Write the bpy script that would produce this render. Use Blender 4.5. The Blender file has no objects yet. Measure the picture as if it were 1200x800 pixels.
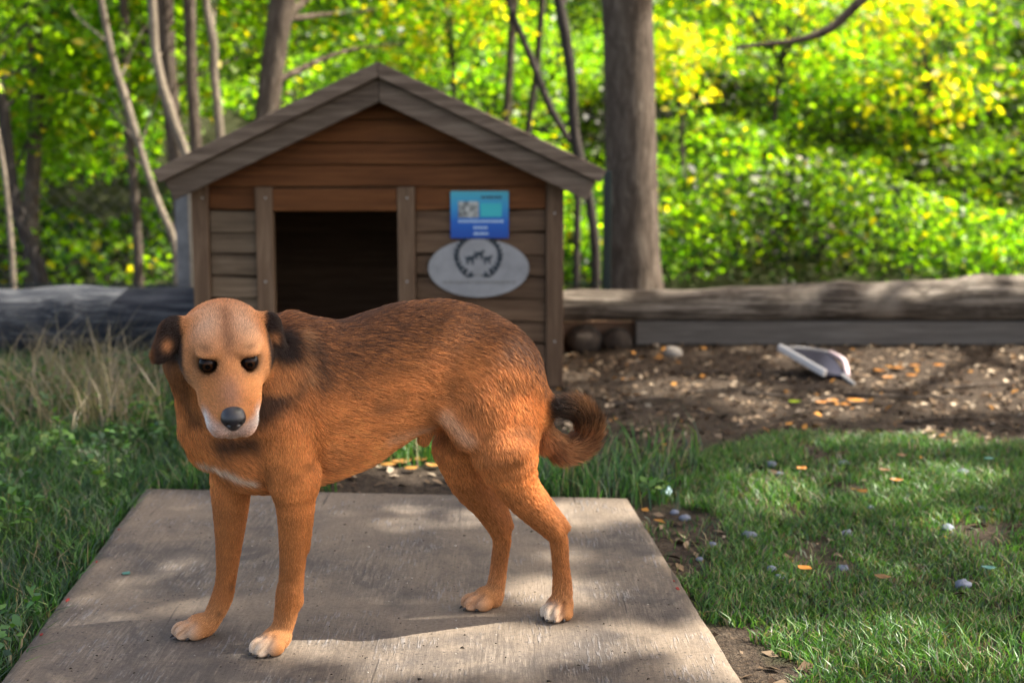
import bpy, math, random
import numpy as np
from mathutils import Vector

# ------------------------------------------------------------------ camera, light, exposure
SC = bpy.context.scene
COL = SC.collection
CAM_H = 0.935                      # lens height above the ground (a crouching photographer)
PITCH = math.radians(8.06)
FPX = 1667.0                       # 50 mm lens on a 36 mm wide frame, in pixels of a 1200 px picture

cam_data = bpy.data.cameras.new("camera")
cam_data.lens = 50.0
cam_data.sensor_width = 36.0
cam_data.clip_start = 0.05
cam_data.clip_end = 500.0
cam_data.dof.use_dof = True
cam_data.dof.focus_distance = 2.56
cam_data.dof.aperture_fstop = 3.4
cam = bpy.data.objects.new("camera", cam_data)
COL.objects.link(cam)
cam.location = (0, 0, CAM_H)
cam.rotation_euler = (math.radians(90) - PITCH, 0, 0)
SC.camera = cam

SUN_EL = math.radians(52)
SUN_AZ = math.radians(85)          # clockwise from +Y: from the right, a little behind
TO_SUN = np.array([math.sin(SUN_AZ) * math.cos(SUN_EL), math.cos(SUN_AZ) * math.cos(SUN_EL), math.sin(SUN_EL)])

world = bpy.data.worlds.new("World")
SC.world = world
world.use_nodes = True
wn = world.node_tree.nodes
wl = world.node_tree.links
wn.clear()
sky = wn.new("ShaderNodeTexSky")
sky.sky_type = 'NISHITA'
sky.sun_disc = False
sky.air_density = 0.55
sky.dust_density = 3.5
sky.ozone_density = 0.2
sky.sun_elevation = SUN_EL
sky.sun_rotation = SUN_AZ
bg = wn.new("ShaderNodeBackground")
bg.inputs["Strength"].default_value = 0.15
wo = wn.new("ShaderNodeOutputWorld")
tint = wn.new("ShaderNodeMix")               # the picture's white balance is set for the shade
tint.data_type = 'RGBA'
tint.blend_type = 'MULTIPLY'
tint.inputs[0].default_value = 1.0
tint.inputs[7].default_value = (1.17, 1.03, 0.84, 1)
wl.new(sky.outputs[0], tint.inputs[6])
wl.new(tint.outputs[2], bg.inputs[0])
wl.new(bg.outputs[0], wo.inputs[0])

sun_data = bpy.data.lights.new("sun", 'SUN')
sun_data.energy = 3.4
sun_data.angle = math.radians(0.53)
sun_data.color = (1.0, 0.93, 0.82)
sun = bpy.data.objects.new("sun", sun_data)
COL.objects.link(sun)
sun.location = (6, 5, 9)
sun.rotation_euler = Vector(TO_SUN).to_track_quat('Z', 'Y').to_euler()

SC.view_settings.view_transform = 'Standard'
SC.view_settings.look = 'None'
SC.view_settings.exposure = 2.2
SC.view_settings.gamma = 1.0
SC.render.engine = 'CYCLES'
SC.cycles.use_denoising = True
SC.cycles.max_bounces = 8
SC.cycles.diffuse_bounces = 3
SC.cycles.glossy_bounces = 2
SC.cycles.transmission_bounces = 4
SC.cycles.transparent_max_bounces = 8
SC.cycles.caustics_reflective = False
SC.cycles.caustics_refractive = False
SC.cycles.sample_clamp_indirect = 6.0

rng = np.random.default_rng(7)
random.seed(7)

# ------------------------------------------------------------------ helpers
CP, SP = math.cos(PITCH), math.sin(PITCH)

def ray(px, py):
    """direction, in the world, of the sight line through a picture point"""
    u = (px - 600.0) / FPX
    v = (400.0 - py) / FPX
    return np.array([u, CP + v * SP, -SP + v * CP])

def at(px, py, Y):
    d = ray(px, py)
    return np.array([0, 0, CAM_H]) + d * (Y / d[1])

def ground(px, py, z=0.0):
    d = ray(px, py)
    return np.array([0, 0, CAM_H]) + d * ((z - CAM_H) / d[2])

ORG = {}                           # world position of each parent, for building children in world coordinates

def tag(o, label=None, cat=None, group=None, kind=None):
    if label: o["label"] = label
    if cat: o["category"] = cat
    if group: o["group"] = group
    if kind: o["kind"] = kind
    return o

def empty(name, loc, label=None, cat=None, group=None, kind=None):
    o = bpy.data.objects.new(name, None)
    o.empty_display_size = 0.1
    COL.objects.link(o)
    o.location = loc
    ORG[o] = np.array(loc, float)
    return tag(o, label, cat, group, kind)

def link(o, parent=None):
    COL.objects.link(o)
    if parent is not None:
        o.parent = parent
        ORG[o] = ORG[parent]
    else:
        ORG[o] = np.zeros(3)
    return o

def mesh_data(name, V, F, mat=None, smooth=False, color=None, origin=None):
    """V (n,3); F either (m,k) int array or list of tuples or list of arrays of different k"""
    V = np.asarray(V, np.float64).reshape(-1, 3)
    if origin is not None:
        V = V - np.asarray(origin)
    me = bpy.data.meshes.new(name)
    if isinstance(F, np.ndarray):
        F = [F]
    if len(F) and isinstance(F[0], np.ndarray) and F[0].ndim == 2:
        loops = np.concatenate([f.ravel() for f in F]).astype(np.int32)
        tot = np.concatenate([np.full(len(f), f.shape[1], np.int32) for f in F])
        start = np.concatenate([[0], np.cumsum(tot)[:-1]]).astype(np.int32)
        me.vertices.add(len(V)); me.vertices.foreach_set("co", V.astype(np.float32).ravel())
        me.loops.add(len(loops)); me.loops.foreach_set("vertex_index", loops)
        me.polygons.add(len(tot)); me.polygons.foreach_set("loop_start", start)
        me.update(calc_edges=True)
        me.validate()
    else:
        me.from_pydata([tuple(v) for v in V], [], [tuple(int(i) for i in f) for f in F])
        me.update()
    if smooth:
        me.polygons.foreach_set("use_smooth", np.ones(len(me.polygons), bool))
    if color is not None:
        c = np.ones((len(V), 4), np.float32)
        c[:, :3] = color
        a = me.attributes.new("Col", 'FLOAT_COLOR', 'POINT')
        a.data.foreach_set("color", c.ravel())
    if mat is not None:
        me.materials.append(mat)
    return me

def mobj(name, V, F, mat, parent=None, smooth=False, color=None, label=None, cat=None, group=None, kind=None):
    org = ORG[parent] if parent is not None else None
    me = mesh_data(name, V, F, mat, smooth, color, org)
    o = bpy.data.objects.new(name, me)
    link(o, parent)
    return tag(o, label, cat, group, kind)

def tree_copy(o, parent=None):
    c = o.copy()
    link(c, parent)
    if parent is None:
        ORG[c] = ORG[o].copy()
    for ch in [x for x in bpy.data.objects if x.parent is o]:
        tree_copy(ch, c)
    return c

# ---- noise on arrays (value noise, smooth)
_perm = np.random.default_rng(3).random(4096 * 4).astype(np.float32)

def vnoise(p, scale=1.0, seed=0):
    p = np.asarray(p, np.float64) * scale + seed * 17.31
    i = np.floor(p).astype(np.int64)
    f = p - i
    f = f * f * (3 - 2 * f)
    n = p.shape[-1]
    out = 0
    for c in range(2 ** n):
        w = 1.0
        h = np.zeros(p.shape[:-1], np.int64)
        for d in range(n):
            b = (c >> d) & 1
            w = w * (f[..., d] if b else 1 - f[..., d])
            h = h + (i[..., d] + b) * (73856093, 19349663, 83492791)[d]
        h = (h ^ (h >> 7)) * 2654435761 % 16384
        out = out + w * _perm[h]
    return out

def fbm(p, scale=1.0, oct=3, seed=0):
    s, a, t = 0, 0.5, 0
    for k in range(oct):
        s = s + a * vnoise(p, scale * 2 ** k, seed + k)
        t += a
        a *= 0.5
    return s / t

def sstep(a, b, x):
    t = np.clip((x - a) / (b - a), 0, 1)
    return t * t * (3 - 2 * t)

# ---- shapes
def box_vf(x0, x1, y0, y1, z0, z1):
    V = [(x0, y0, z0), (x1, y0, z0), (x1, y1, z0), (x0, y1, z0), (x0, y0, z1), (x1, y0, z1), (x1, y1, z1), (x0, y1, z1)]
    F = [(0, 3, 2, 1), (4, 5, 6, 7), (0, 1, 5, 4), (1, 2, 6, 5), (2, 3, 7, 6), (3, 0, 4, 7)]
    return np.array(V, float), F

def bevel(o, w, seg=2):
    m = o.modifiers.new("bevel", 'BEVEL')
    m.width = w
    m.segments = seg
    m.limit_method = 'ANGLE'
    return o

def tube(pts, radii, nseg=10, rough=0.0, seed=0, cap=True, squash=None):
    pts = np.asarray(pts, float)
    radii = np.asarray(radii, float)
    n = len(pts)
    tang = np.gradient(pts, axis=0)
    tang /= np.linalg.norm(tang, axis=1)[:, None]
    ref = np.array([0, 0, 1.0]) if abs(tang[0][2]) < 0.8 else np.array([1.0, 0, 0])
    V = []
    a = np.linspace(0, 2 * math.pi, nseg, endpoint=False)
    for i in range(n):
        t = tang[i]
        s = np.cross(t, ref); s /= np.linalg.norm(s)
        u = np.cross(s, t)
        r = radii[i] * np.ones(nseg)
        ring = pts[i] + np.cos(a)[:, None] * s * r[:, None] + np.sin(a)[:, None] * u * r[:, None]
        if rough:
            k = 1 + rough * 2 * (fbm(ring, 0.7 / max(radii.max(), 1e-4), 3, seed) - 0.5)
            ring = pts[i] + (ring - pts[i]) * k[:, None]
        V.append(ring)
    V = np.concatenate(V)
    F = []
    for i in range(n - 1):
        for j in range(nseg):
            k = (j + 1) % nseg
            F.append((i * nseg + j, i * nseg + k, (i + 1) * nseg + k, (i + 1) * nseg + j))
    if cap:
        F.append(tuple(range(nseg))[::-1])
        F.append(tuple(range((n - 1) * nseg, n * nseg)))
    return V, F

def spline(pts, n):
    """Catmull-Rom through control rows"""
    P = np.asarray(pts, float)
    P = np.vstack([2 * P[0] - P[1], P, 2 * P[-1] - P[-2]])
    m = len(P) - 3
    t = np.linspace(0, m - 1e-6, n)
    i = t.astype(int)
    f = (t - i)[:, None]
    p0, p1, p2, p3 = P[i], P[i + 1], P[i + 2], P[i + 3]
    return 0.5 * (2 * p1 + (p2 - p0) * f + (2 * p0 - 5 * p1 + 4 * p2 - p3) * f ** 2 + (3 * p1 - p0 - 3 * p2 + p3) * f ** 3)

def join(parts):
    V, F, n = [], [], 0
    for v, f in parts:
        V.append(np.asarray(v, float))
        F += [tuple(i + n for i in g) for g in f]
        n += len(v)
    return np.concatenate(V), F

# ---- materials
class Mat:
    def __init__(self, name):
        self.m = bpy.data.materials.new(name)
        self.m.use_nodes = True
        self.t = self.m.node_tree
        self.t.nodes.clear()
        self.out = self.n("ShaderNodeOutputMaterial")
    def n(self, kind, **kw):
        nd = self.t.nodes.new(kind)
        for k, v in kw.items():
            setattr(nd, k, v)
        return nd
    def l(self, a, b):
        self.t.links.new(a, b)
    def set(self, sock, v):
        if hasattr(v, "is_output") or isinstance(v, bpy.types.NodeSocket):
            self.l(v, sock)
        else:
            sock.default_value = v
    def coord(self, kind="Object", scale=(1, 1, 1), rot=(0, 0, 0), loc=(0, 0, 0)):
        c = self.n("ShaderNodeTexCoord")
        mp = self.n("ShaderNodeMapping")
        mp.inputs["Scale"].default_value = scale
        mp.inputs["Rotation"].default_value = rot
        mp.inputs["Location"].default_value = loc
        self.l(c.outputs[kind], mp.inputs[0])
        return mp.outputs[0]
    def pos(self, scale=(1, 1, 1), rot=(0, 0, 0)):
        c = self.n("ShaderNodeNewGeometry")
        mp = self.n("ShaderNodeMapping")
        mp.inputs["Scale"].default_value = scale
        mp.inputs["Rotation"].default_value = rot
        self.l(c.outputs["Position"], mp.inputs[0])
        return mp.outputs[0]
    def noise(self, vec, scale=5.0, detail=4.0, rough=0.6, dist=0.0):
        nd = self.n("ShaderNodeTexNoise")
        nd.inputs["Scale"].default_value = scale
        nd.inputs["Detail"].default_value = detail
        nd.inputs["Roughness"].default_value = rough
        nd.inputs["Distortion"].default_value = dist
        self.l(vec, nd.inputs["Vector"])
        return nd.outputs[0]
    def ramp(self, fac, stops):
        r = self.n("ShaderNodeValToRGB")
        e = r.color_ramp.elements
        while len(e) < len(stops):
            e.new(0.5)
        for el, (p, c) in zip(e, stops):
            el.position = p
            el.color = (*c, 1) if len(c) == 3 else c
        self.l(fac, r.inputs[0])
        return r.outputs[0]
    def mix(self, fac, a, b, mode='MIX'):
        nd = self.n("ShaderNodeMix", data_type='RGBA', blend_type=mode)
        self.set(nd.inputs[0], fac)
        for s, v in ((nd.inputs[6], a), (nd.inputs[7], b)):
            if isinstance(v, tuple) and len(v) == 3:
                v = (*v, 1)
            self.set(s, v)
        return nd.outputs[2]
    def math(self, op, a, b=0.5):
        nd = self.n("ShaderNodeMath", operation=op)
        self.set(nd.inputs[0], a)
        self.set(nd.inputs[1], b)
        return nd.outputs[0]
    def attr(self, name="Col"):
        nd = self.n("ShaderNodeAttribute", attribute_name=name)
        return nd.outputs["Color"]
    def objrand(self):
        return self.n("ShaderNodeObjectInfo").outputs["Random"]
    def bump(self, h, strength=0.5, dist=0.01):
        b = self.n("ShaderNodeBump")
        b.inputs["Strength"].default_value = strength
        b.inputs["Distance"].default_value = dist
        self.l(h, b.inputs["Height"])
        return b.outputs[0]
    def principled(self, color, rough=0.8, spec=0.3, normal=None, **kw):
        p = self.n("ShaderNodeBsdfPrincipled")
        if isinstance(color, tuple) and len(color) == 3:
            color = (*color, 1)
        self.set(p.inputs["Base Color"], color)
        self.set(p.inputs["Roughness"], rough)
        p.inputs["Specular IOR Level"].default_value = spec
        if normal is not None:
            self.l(normal, p.inputs["Normal"])
        for k, v in kw.items():
            self.set(p.inputs[k], v)
        self.l(p.outputs[0], self.out.inputs[0])
        return p
    def leafy(self, color, trans, mixf=0.5, gloss=0.06):
        """thin leaf: reflects and lets light through"""
        d = self.n("ShaderNodeBsdfDiffuse")
        t = self.n("ShaderNodeBsdfTranslucent")
        g = self.n("ShaderNodeBsdfGlossy")
        g.inputs["Roughness"].default_value = 0.45
        self.set(d.inputs[0], color); self.set(t.inputs[0], trans)
        m1 = self.n("ShaderNodeMixShader"); m1.inputs[0].default_value = mixf
        self.l(d.outputs[0], m1.inputs[1]); self.l(t.outputs[0], m1.inputs[2])
        m2 = self.n("ShaderNodeMixShader"); m2.inputs[0].default_value = gloss
        self.l(m1.outputs[0], m2.inputs[1]); self.l(g.outputs[0], m2.inputs[2])
        self.l(m2.outputs[0], self.out.inputs[0])
# ------------------------------------------------------------------ ground
def inside(poly, x, y):
    poly = np.asarray(poly)
    r = np.zeros(np.shape(x), bool)
    j = len(poly) - 1
    for i in range(len(poly)):
        xi, yi = poly[i]; xj, yj = poly[j]
        c = ((yi > y) != (yj > y)) & (x < (xj - xi) * (y - yi) / (yj - yi + 1e-12) + xi)
        r ^= c
        j = i
    return r

def hill(x, y):
    """bank that climbs behind the logs, steeper to the right"""
    st = 8.6 + .25 * np.sin(x * .7)
    sl = .30 + .14 * sstep(-2, 2.5, x)
    t = np.clip(y - st, 0, 26)
    return sl * t * sstep(0, 2.0, t) + .25 * (fbm(np.stack([x, y], -1), .35, 3, 4) - .5) * sstep(0, 3, t) * 2

def gz(x, y):
    x = np.asarray(x, float); y = np.asarray(y, float)
    p = np.stack([x, y], -1)
    b = .030 * (fbm(p, 1.3, 3, 2) - .5) + .016 * (fbm(p, 6.0, 2, 6) - .5)
    # the turf on the right is a low swell
    b = b + .03 * np.exp(-(((x - 1.6) / .9) ** 2 + ((y - 4.0) / .5) ** 2))
    # litter banked up under the logs
    b = b + .035 * np.exp(-((y - 6.3) / .35) ** 2)
    # level under the sheet and the kennel
    fl = np.maximum(sstep(1.1, .85, np.abs(x + .25)) * sstep(4.0, 3.75, y), sstep(1.0, .8, np.abs(x + .5)) * sstep(5.2, 5.35, y) * sstep(7.0, 6.8, y))
    b = b * (1 - fl) - .004 * fl
    return b + hill(x, y)

# bare earth: all along the logs and a tongue between sheet and turf
_turf = [ground(*p)[:2] for p in ((818, 592), (828, 530), (900, 514), (1000, 508), (1120, 516), (1260, 532))] + [np.array([4.5, 4.2]), np.array([4.5, 0.2]), np.array([.55, .2])] + [ground(*p)[:2] for p in ((905, 830), (850, 740), (800, 690), (838, 660), (840, 620))]
def turf_mask(x, y):
    p = np.stack([x, y], -1)
    w = .20 * (fbm(p, 7.0, 3, 12) - .5) * 2
    return inside(_turf, x + w, y + w * .6)

def grass_cover(x, y):
    """0 bare .. 1 thick"""
    p = np.stack([x, y], -1)
    n = fbm(p, 2.2, 3, 31)
    t = turf_mask(x, y) * np.clip(-.65 + 2.8 * fbm(p, 5.0, 3, 8), .04, 1)
    t = t * (1 - .75 * np.exp(-((y - (3.35 + .05 * x)) / .10) ** 2) * (n > .4))
    left = sstep(-.55, -.80, x) * sstep(6.2, 5.4, y) * np.clip(.15 + 1.6 * n, 0, 1)
    back = sstep(4.6, 3.9, y) * sstep(.50, .2, np.abs(x + .10) - .3) * sstep(3.3, 3.6, y) * np.clip(3.0 * n - 1.0, 0, 1)
    return np.maximum(np.maximum(t, left), back)

xs = np.concatenate([np.linspace(-120, -6, 24)[:-1], np.arange(-6, 6.001, .05), np.linspace(6, 120, 24)[1:]])
ys = np.concatenate([np.linspace(-120, 0, 18)[:-1], np.arange(0, 9.0, .05), np.arange(9, 36, .4), np.linspace(36, 200, 16)])
X, Y = np.meshgrid(xs, ys, indexing='ij')
Z = gz(X, Y)
V = np.stack([X, Y, Z], -1).reshape(-1, 3)
ni, nj = len(xs), len(ys)
ii, jj = np.meshgrid(np.arange(ni - 1), np.arange(nj - 1), indexing='ij')
a = (ii * nj + jj).ravel()
F = np.stack([a, a + nj, a + nj + 1, a + 1], 1)
gm = grass_cover(V[:, 0], V[:, 1])
gcol = np.stack([gm, turf_mask(V[:, 0], V[:, 1]) * 1.0, sstep(8.3, 9.0, V[:, 1])], 1)
m = Mat("earth")
p = m.pos()
n1 = m.noise(p, 3.0, 6, .65)
n2 = m.noise(p, 28.0, 5, .7)
n3 = m.noise(p, 120.0, 3, .7)
soil = m.ramp(n2, [(.28, (.016, .012, .009)), (.45, (.042, .032, .024)), (.60, (.082, .064, .047)), (.78, (.17, .135, .10))])
litter = m.ramp(n3, [(.35, (.018, .012, .009)), (.55, (.085, .060, .040)), (.70, (.19, .125, .070))])
soil = m.mix(m.math('MULTIPLY', n1, .8), soil, litter)
sep = m.n("ShaderNodeSeparateColor")
m.l(m.attr(), sep.inputs[0])
green = m.ramp(n2, [(.3, (.012, .018, .008)), (.6, (.035, .055, .016)), (.8, (.07, .075, .03))])
c = m.mix(m.math('MULTIPLY', sep.outputs[0], .75), soil, green)
c = m.mix(m.math('MULTIPLY', sep.outputs[2], .7), c, (.030, .045, .012))
hgt = m.math('ADD', m.math('MULTIPLY', n2, 1.0), m.math('MULTIPLY', n3, .5))
m.principled(c, .95, .15, m.bump(hgt, .9, .03))
mobj("ground", V, F, m.m, None, True, gcol, kind="structure", label="brown earth with patches of green that climbs into a wooded bank")

# ------------------------------------------------------------------ weathered timber
def timber(name, dark, mid, light, scale=(1, 1, 1), grain=(1.5, 26, 26), rough=.85, bump=.5, var=.25):
    m = Mat(name)
    co = m.coord("Object", grain)
    ri = m.objrand()
    ad = m.n("ShaderNodeVectorMath", operation='ADD')
    cx = m.n("ShaderNodeCombineXYZ")
    m.l(m.math('MULTIPLY', ri, 37.0), cx.inputs[0]); m.l(m.math('MULTIPLY', ri, 91.0), cx.inputs[1]); m.l(m.math('MULTIPLY', ri, 53.0), cx.inputs[2])
    m.l(co, ad.inputs[0]); m.l(cx.outputs[0], ad.inputs[1])
    g = m.noise(ad.outputs[0], 2.2, 6, .68, .6)
    b = m.noise(m.coord("Object"), 6.0, 3, .6)
    c = m.ramp(g, [(.28, dark), (.5, mid), (.72, light)])
    c = m.mix(m.math('MULTIPLY', b, .35), c, dark)
    k = m.math('ADD', m.math('MULTIPLY', ri, var * 2), 1 - var)
    hs = m.n("ShaderNodeHueSaturation")
    m.l(c, hs.inputs["Color"]); m.l(k, hs.inputs["Value"])
    m.principled(hs.outputs[0], rough, .2, m.bump(g, bump, .004))
    return m.m

M_VARN = timber("varnished_pine", (.055, .020, .007), (.115, .042, .013), (.170, .066, .022), bump=.3)
M_GREY = timber("greyed_pine", (.055, .031, .017), (.118, .070, .040), (.195, .125, .075))
M_TAN = timber("sunbleached_pine", (.075, .050, .030), (.155, .108, .068), (.240, .172, .112))
M_TRIM = timber("weathered_trim", (.045, .031, .022), (.130, .095, .069), (.245, .190, .142))
M_POST = timber("weathered_upright", (.055, .032, .019), (.118, .073, .044), (.185, .124, .078), grain=(26, 26, 1.5))
M_DARK = timber("inner_boards", (.085, .048, .028), (.150, .088, .053), (.22, .135, .082))

# ------------------------------------------------------------------ kennel
YH = 5.40                                    # front wall
def hx(px): return at(px, 300, YH)[0]
def hz(py): return at(445, py, YH)[2]
kx0, kx1 = hx(228), hx(660)
kc = (kx0 + kx1) / 2
DEPTH = 1.25
kennel = empty("dog_house", (kc, YH, 0), "small wooden dog house with pitched roof and dark square doorway behind the dog", "dog house")

def part_of(name, parent):
    o = bpy.data.objects.new(name, None)
    o.empty_display_size = .05
    return link(o, parent)
front_wall = part_of("front_wall", kennel)
side_walls = [part_of("side_wall", kennel), part_of("side_wall", kennel)]
back_wall = part_of("back_wall", kennel)
roof = part_of("roof", kennel)

def plank(name, x0, x1, z0, z1, y, th0, th1, mat, top=None, wav=.0015):
    """horizontal lapped board: thicker at its lower edge; top = (xl, xr) if the ends are cut to the roof slope"""
    xl, xr = top if top else (x0, x1)
    n = max(2, int((x1 - x0) / .12))
    V, F = [], []
    for i in range(n + 1):
        t = i / n
        xb, xt = x0 + (x1 - x0) * t, xl + (xr - xl) * t
        jb, jt = random.uniform(-wav, wav), random.uniform(-wav, wav)
        V += [(xb, y - th0, z0 + jb), (xt, y - th1, z1 + jt), (xt, y + .012, z1 + jt), (xb, y + .012, z0 + jb)]
    for i in range(n):
        a, b = i * 4, (i + 1) * 4
        for k in range(4):
            F.append((a + k, a + (k + 1) % 4, b + (k + 1) % 4, b + k))
    F += [(3, 2, 1, 0), (n * 4, n * 4 + 1, n * 4 + 2, n * 4 + 3)]
    o = mobj(name, V, F, mat, front_wall)
    return bevel(o, .002, 1)

# roof geometry in the front plane: ridge and eaves
ridge_z = hz(104) + .010
eave_z = hz(222)
slope = (ridge_z - eave_z) / (kc - kx0 + .115)
rc = kc + .020                               # the ridge sits a touch right of the walls' middle
def roof_under(x): return ridge_z - slope * abs(x - rc)

rows = [hz(p) for p in (452, 428, 402, 376, 350, 324, 298, 272, 246, 219, 193.5, 167.5, 141, 116, 96)]
xj0, xj1, xd0, xd1 = hx(302), hx(487), hx(322), hx(467)
cp0, cp1 = hx(247), hx(640)
for i in range(len(rows) - 1):
    z0, z1 = rows[i] + .003, rows[i + 1] - .001
    mat = M_VARN if i >= 8 else M_GREY
    if i < 9:
        plank("plank", cp0 + .002, xj0 - .002, z0 + random.uniform(0, .006), z1, YH, .020, .006, M_VARN if i >= 8 else M_TAN, wav=.004)
        plank("plank", xj1 + .002, cp1 - .002, z0 + random.uniform(0, .005), z1, YH, .020, .006, M_VARN if i >= 8 else mat, wav=.004)
    else:
        hw = lambda z: max(.01, (ridge_z - z) / slope + .02)
        cl_ = lambda x: min(max(x, kx0 + .004), kx1 - .004)
        plank("plank", cl_(rc - hw(z0)), cl_(rc + hw(z0)), z0, z1, YH, .018, .006, M_VARN, (cl_(rc - hw(z1)), cl_(rc + hw(z1))))

def kbox(name, x0, x1, y0, y1, z0, z1, mat, bw=.003, par=None):
    V, F = box_vf(x0, x1, y0, y1, z0, z1)
    return bevel(mobj(name, V, F, mat, par or kennel), bw, 2)
zb_ = hz(219)
V = [(x, y, z) for y in (YH + .013, YH + .025) for x, z in ((kx0 + .02, zb_ - .02), (kx1 - .02, zb_ - .02), (kx1 - .02, roof_under(kx1 - .02) - .002), (rc, ridge_z - .004), (kx0 + .02, roof_under(kx0 + .02) - .002))]
mobj("gable_backing", V, [(0, 1, 2, 3, 4), (9, 8, 7, 6, 5)] + [(i, 5 + i, 5 + (i + 1) % 5, (i + 1) % 5) for i in range(5)], M_DARK, front_wall)
# corner posts, jambs, header
for x0, x1 in ((kx0, cp0), (cp1, kx1)):
    kbox("corner_post", x0, x1, YH - .034, YH + .05, .0, roof_under((x0 if x0 < kc else x1)) - .004, M_POST)
for x0, x1 in ((xj0, xd0), (xd1, xj1)):
    kbox("door_jamb", x0, x1, YH - .031, YH + .02, .03, hz(219), M_POST)
kbox("door_header", xd0 + .001, xd1 - .001, YH - .027, YH + .02, hz(247), hz(221), M_VARN)
kbox("door_sill", xd0 + .001, xd1 - .001, YH - .025, YH + .02, .02, .09, M_GREY)
# side, back, floor and inner boards
for s, xa in ((-1, kx0 + .010), (1, kx1 - .024)):
    z = .02
    top = roof_under(xa) - .02
    while z < top - .01:
        z1 = min(z + .082, top)
        kbox("side_plank", xa, xa + .014, YH + .052, YH + DEPTH, z, z1 - .0004, M_GREY, .0015, side_walls[(s + 1) // 2])
        z += .082
z = .02
while z < ridge_z - .03:
    z1 = min(z + .082, ridge_z - .02)
    hw = min(kc - kx0 - .026, (ridge_z - z1) / slope + .06)
    if hw > .03:
        kbox("back_plank", kc - hw, kc + hw, YH + DEPTH - .016, YH + DEPTH - .002, z, z1 - .0004, M_DARK, .0015, back_wall)
    z += .082
kbox("floor_board", kx0 + .03, kx1 - .03, YH + .03, YH + DEPTH - .03, .03, .05, M_DARK)
# roof: planks down each slope, barge boards in front
YF = YH - .13
L = (kc - kx0 + .088)
sl_len = L * math.hypot(1, slope)
for s in (-1, 1):
    d = np.array([s, 0, -slope]); d /= np.linalg.norm(d)
    nrm_ = np.array([s * slope, 0, 1]); nrm_ /= np.linalg.norm(nrm_)
    base = np.array([rc, 0, ridge_z])
    def slab(name, t0, t1, y0, y1, h0, h1, mat, bw=.003):
        V = []
        mit = lambda t, h: (.0008 - h * slope) if t < .01 else t
        for (t, h) in ((mit(t0, h0), h0), (t1, h0), (t1, h1), (mit(t0, h1), h1)):
            for y in (y0, y1):
                q = base + d * t + nrm_ * h
                V.append((q[0], y, q[2]))
        F = [(0, 2, 4, 6), (7, 5, 3, 1), (0, 1, 3, 2), (2, 3, 5, 4), (4, 5, 7, 6), (6, 7, 1, 0)]
        if s < 0:
            F = [f[::-1] for f in F]
        return bevel(mobj(name, V, F, mat, roof), bw, 2)
    nb = 7
    for i in range(nb):
        t0, t1 = sl_len * i / nb, sl_len * (i + 1) / nb - .004
        j = .004 * (i % 2)
        slab("roof_plank", t0 + (.002 if i == 0 else 0), t1, YF + .031, YH + DEPTH + .12, .004 + j, .028 + j, M_TRIM)
    slab("barge_board", .001, sl_len - .004, YF, YF + .026, -.056, .022, M_TRIM)
    slab("roof_edge_board", .001, sl_len + .012, YF - .030, YF + .029, .0235, .074, M_TRIM)
# nail heads
m = Mat("nail"); m.principled((.35, .33, .30), .5, .5)
M_NAIL = m.m
for px, py in ((237, 232), (237, 420), (311, 232), (311, 330), (477, 232), (477, 330), (650, 250), (650, 400)):
    c = at(px, py, YH - .036)
    a = np.linspace(0, 2 * math.pi, 8, endpoint=False)
    V = [(c[0] + .004 * math.cos(t), c[1] + y, c[2] + .004 * math.sin(t)) for y in (0, .006) for t in a]
    F = [tuple(range(8))[::-1], tuple(range(8, 16))] + [(i, (i + 1) % 8, 8 + (i + 1) % 8, 8 + i) for i in range(8)]
    mobj("nail", V, F, M_NAIL, kennel)

# ------------------------------------------------------------------ the two signs on the kennel
YS = YH - .022
def spx(px, py, dy=0): return at(px, py, YS - dy)
def flat_panel(name, poly, y0, y1, mat, parent, **kw):
    n = len(poly)
    V = [(x, y0, z) for x, z in poly] + [(x, y1, z) for x, z in poly]
    F = [tuple(range(n)), tuple(range(n, 2 * n))[::-1]] + [(i, n + i, n + (i + 1) % n, (i + 1) % n) for i in range(n)]
    return mobj(name, V, F, mat, parent, **kw)
def rect(px0, py0, px1, py1):
    a, b = spx(px0, py0), spx(px1, py1)
    return [(a[0], b[2]), (b[0], b[2]), (b[0], a[2]), (a[0], a[2])]
bs = empty("blue_sign", spx(562, 279), "square blue and teal sign with a small picture, screwed to the dog house", "sign")
m = Mat("blue_print")
co = m.coord("Object")
sx = m.n("ShaderNodeSeparateXYZ"); m.l(co, sx.inputs[0])
h_ = spx(562, 224)[2] - spx(562, 279)[2]
g = m.math('DIVIDE', sx.outputs[2], h_)
m.principled(m.ramp(g, [(0.0, (.006, .055, .30)), (.35, (.010, .10, .42)), (.68, (.030, .26, .50)), (1.0, (.055, .36, .44))]), .35, .4)
flat_panel("panel", rect(528, 224, 596, 279), YS - .004, YS, m.m, bs)
m = Mat("sign_picture")
m.principled(m.ramp(m.noise(m.coord("Object"), 45, 3), [(.35, (.05, .055, .06)), (.55, (.32, .33, .31)), (.7, (.55, .54, .50))]), .4, .4)
flat_panel("picture", rect(537, 236, 561, 255), YS - .0062, YS - .0042, m.m, bs)
m = Mat("dark_print"); m.principled((.03, .04, .05), .5, .3); M_INK = m.m
m = Mat("pale_print"); m.principled((.42, .56, .72), .5, .3); M_PALE = m.m
m = Mat("teal_print"); m.principled((.045, .42, .46), .4, .3)
flat_panel("caption_block", rect(563, 238, 588, 254), YS - .0062, YS - .0042, m.m, bs)
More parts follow.
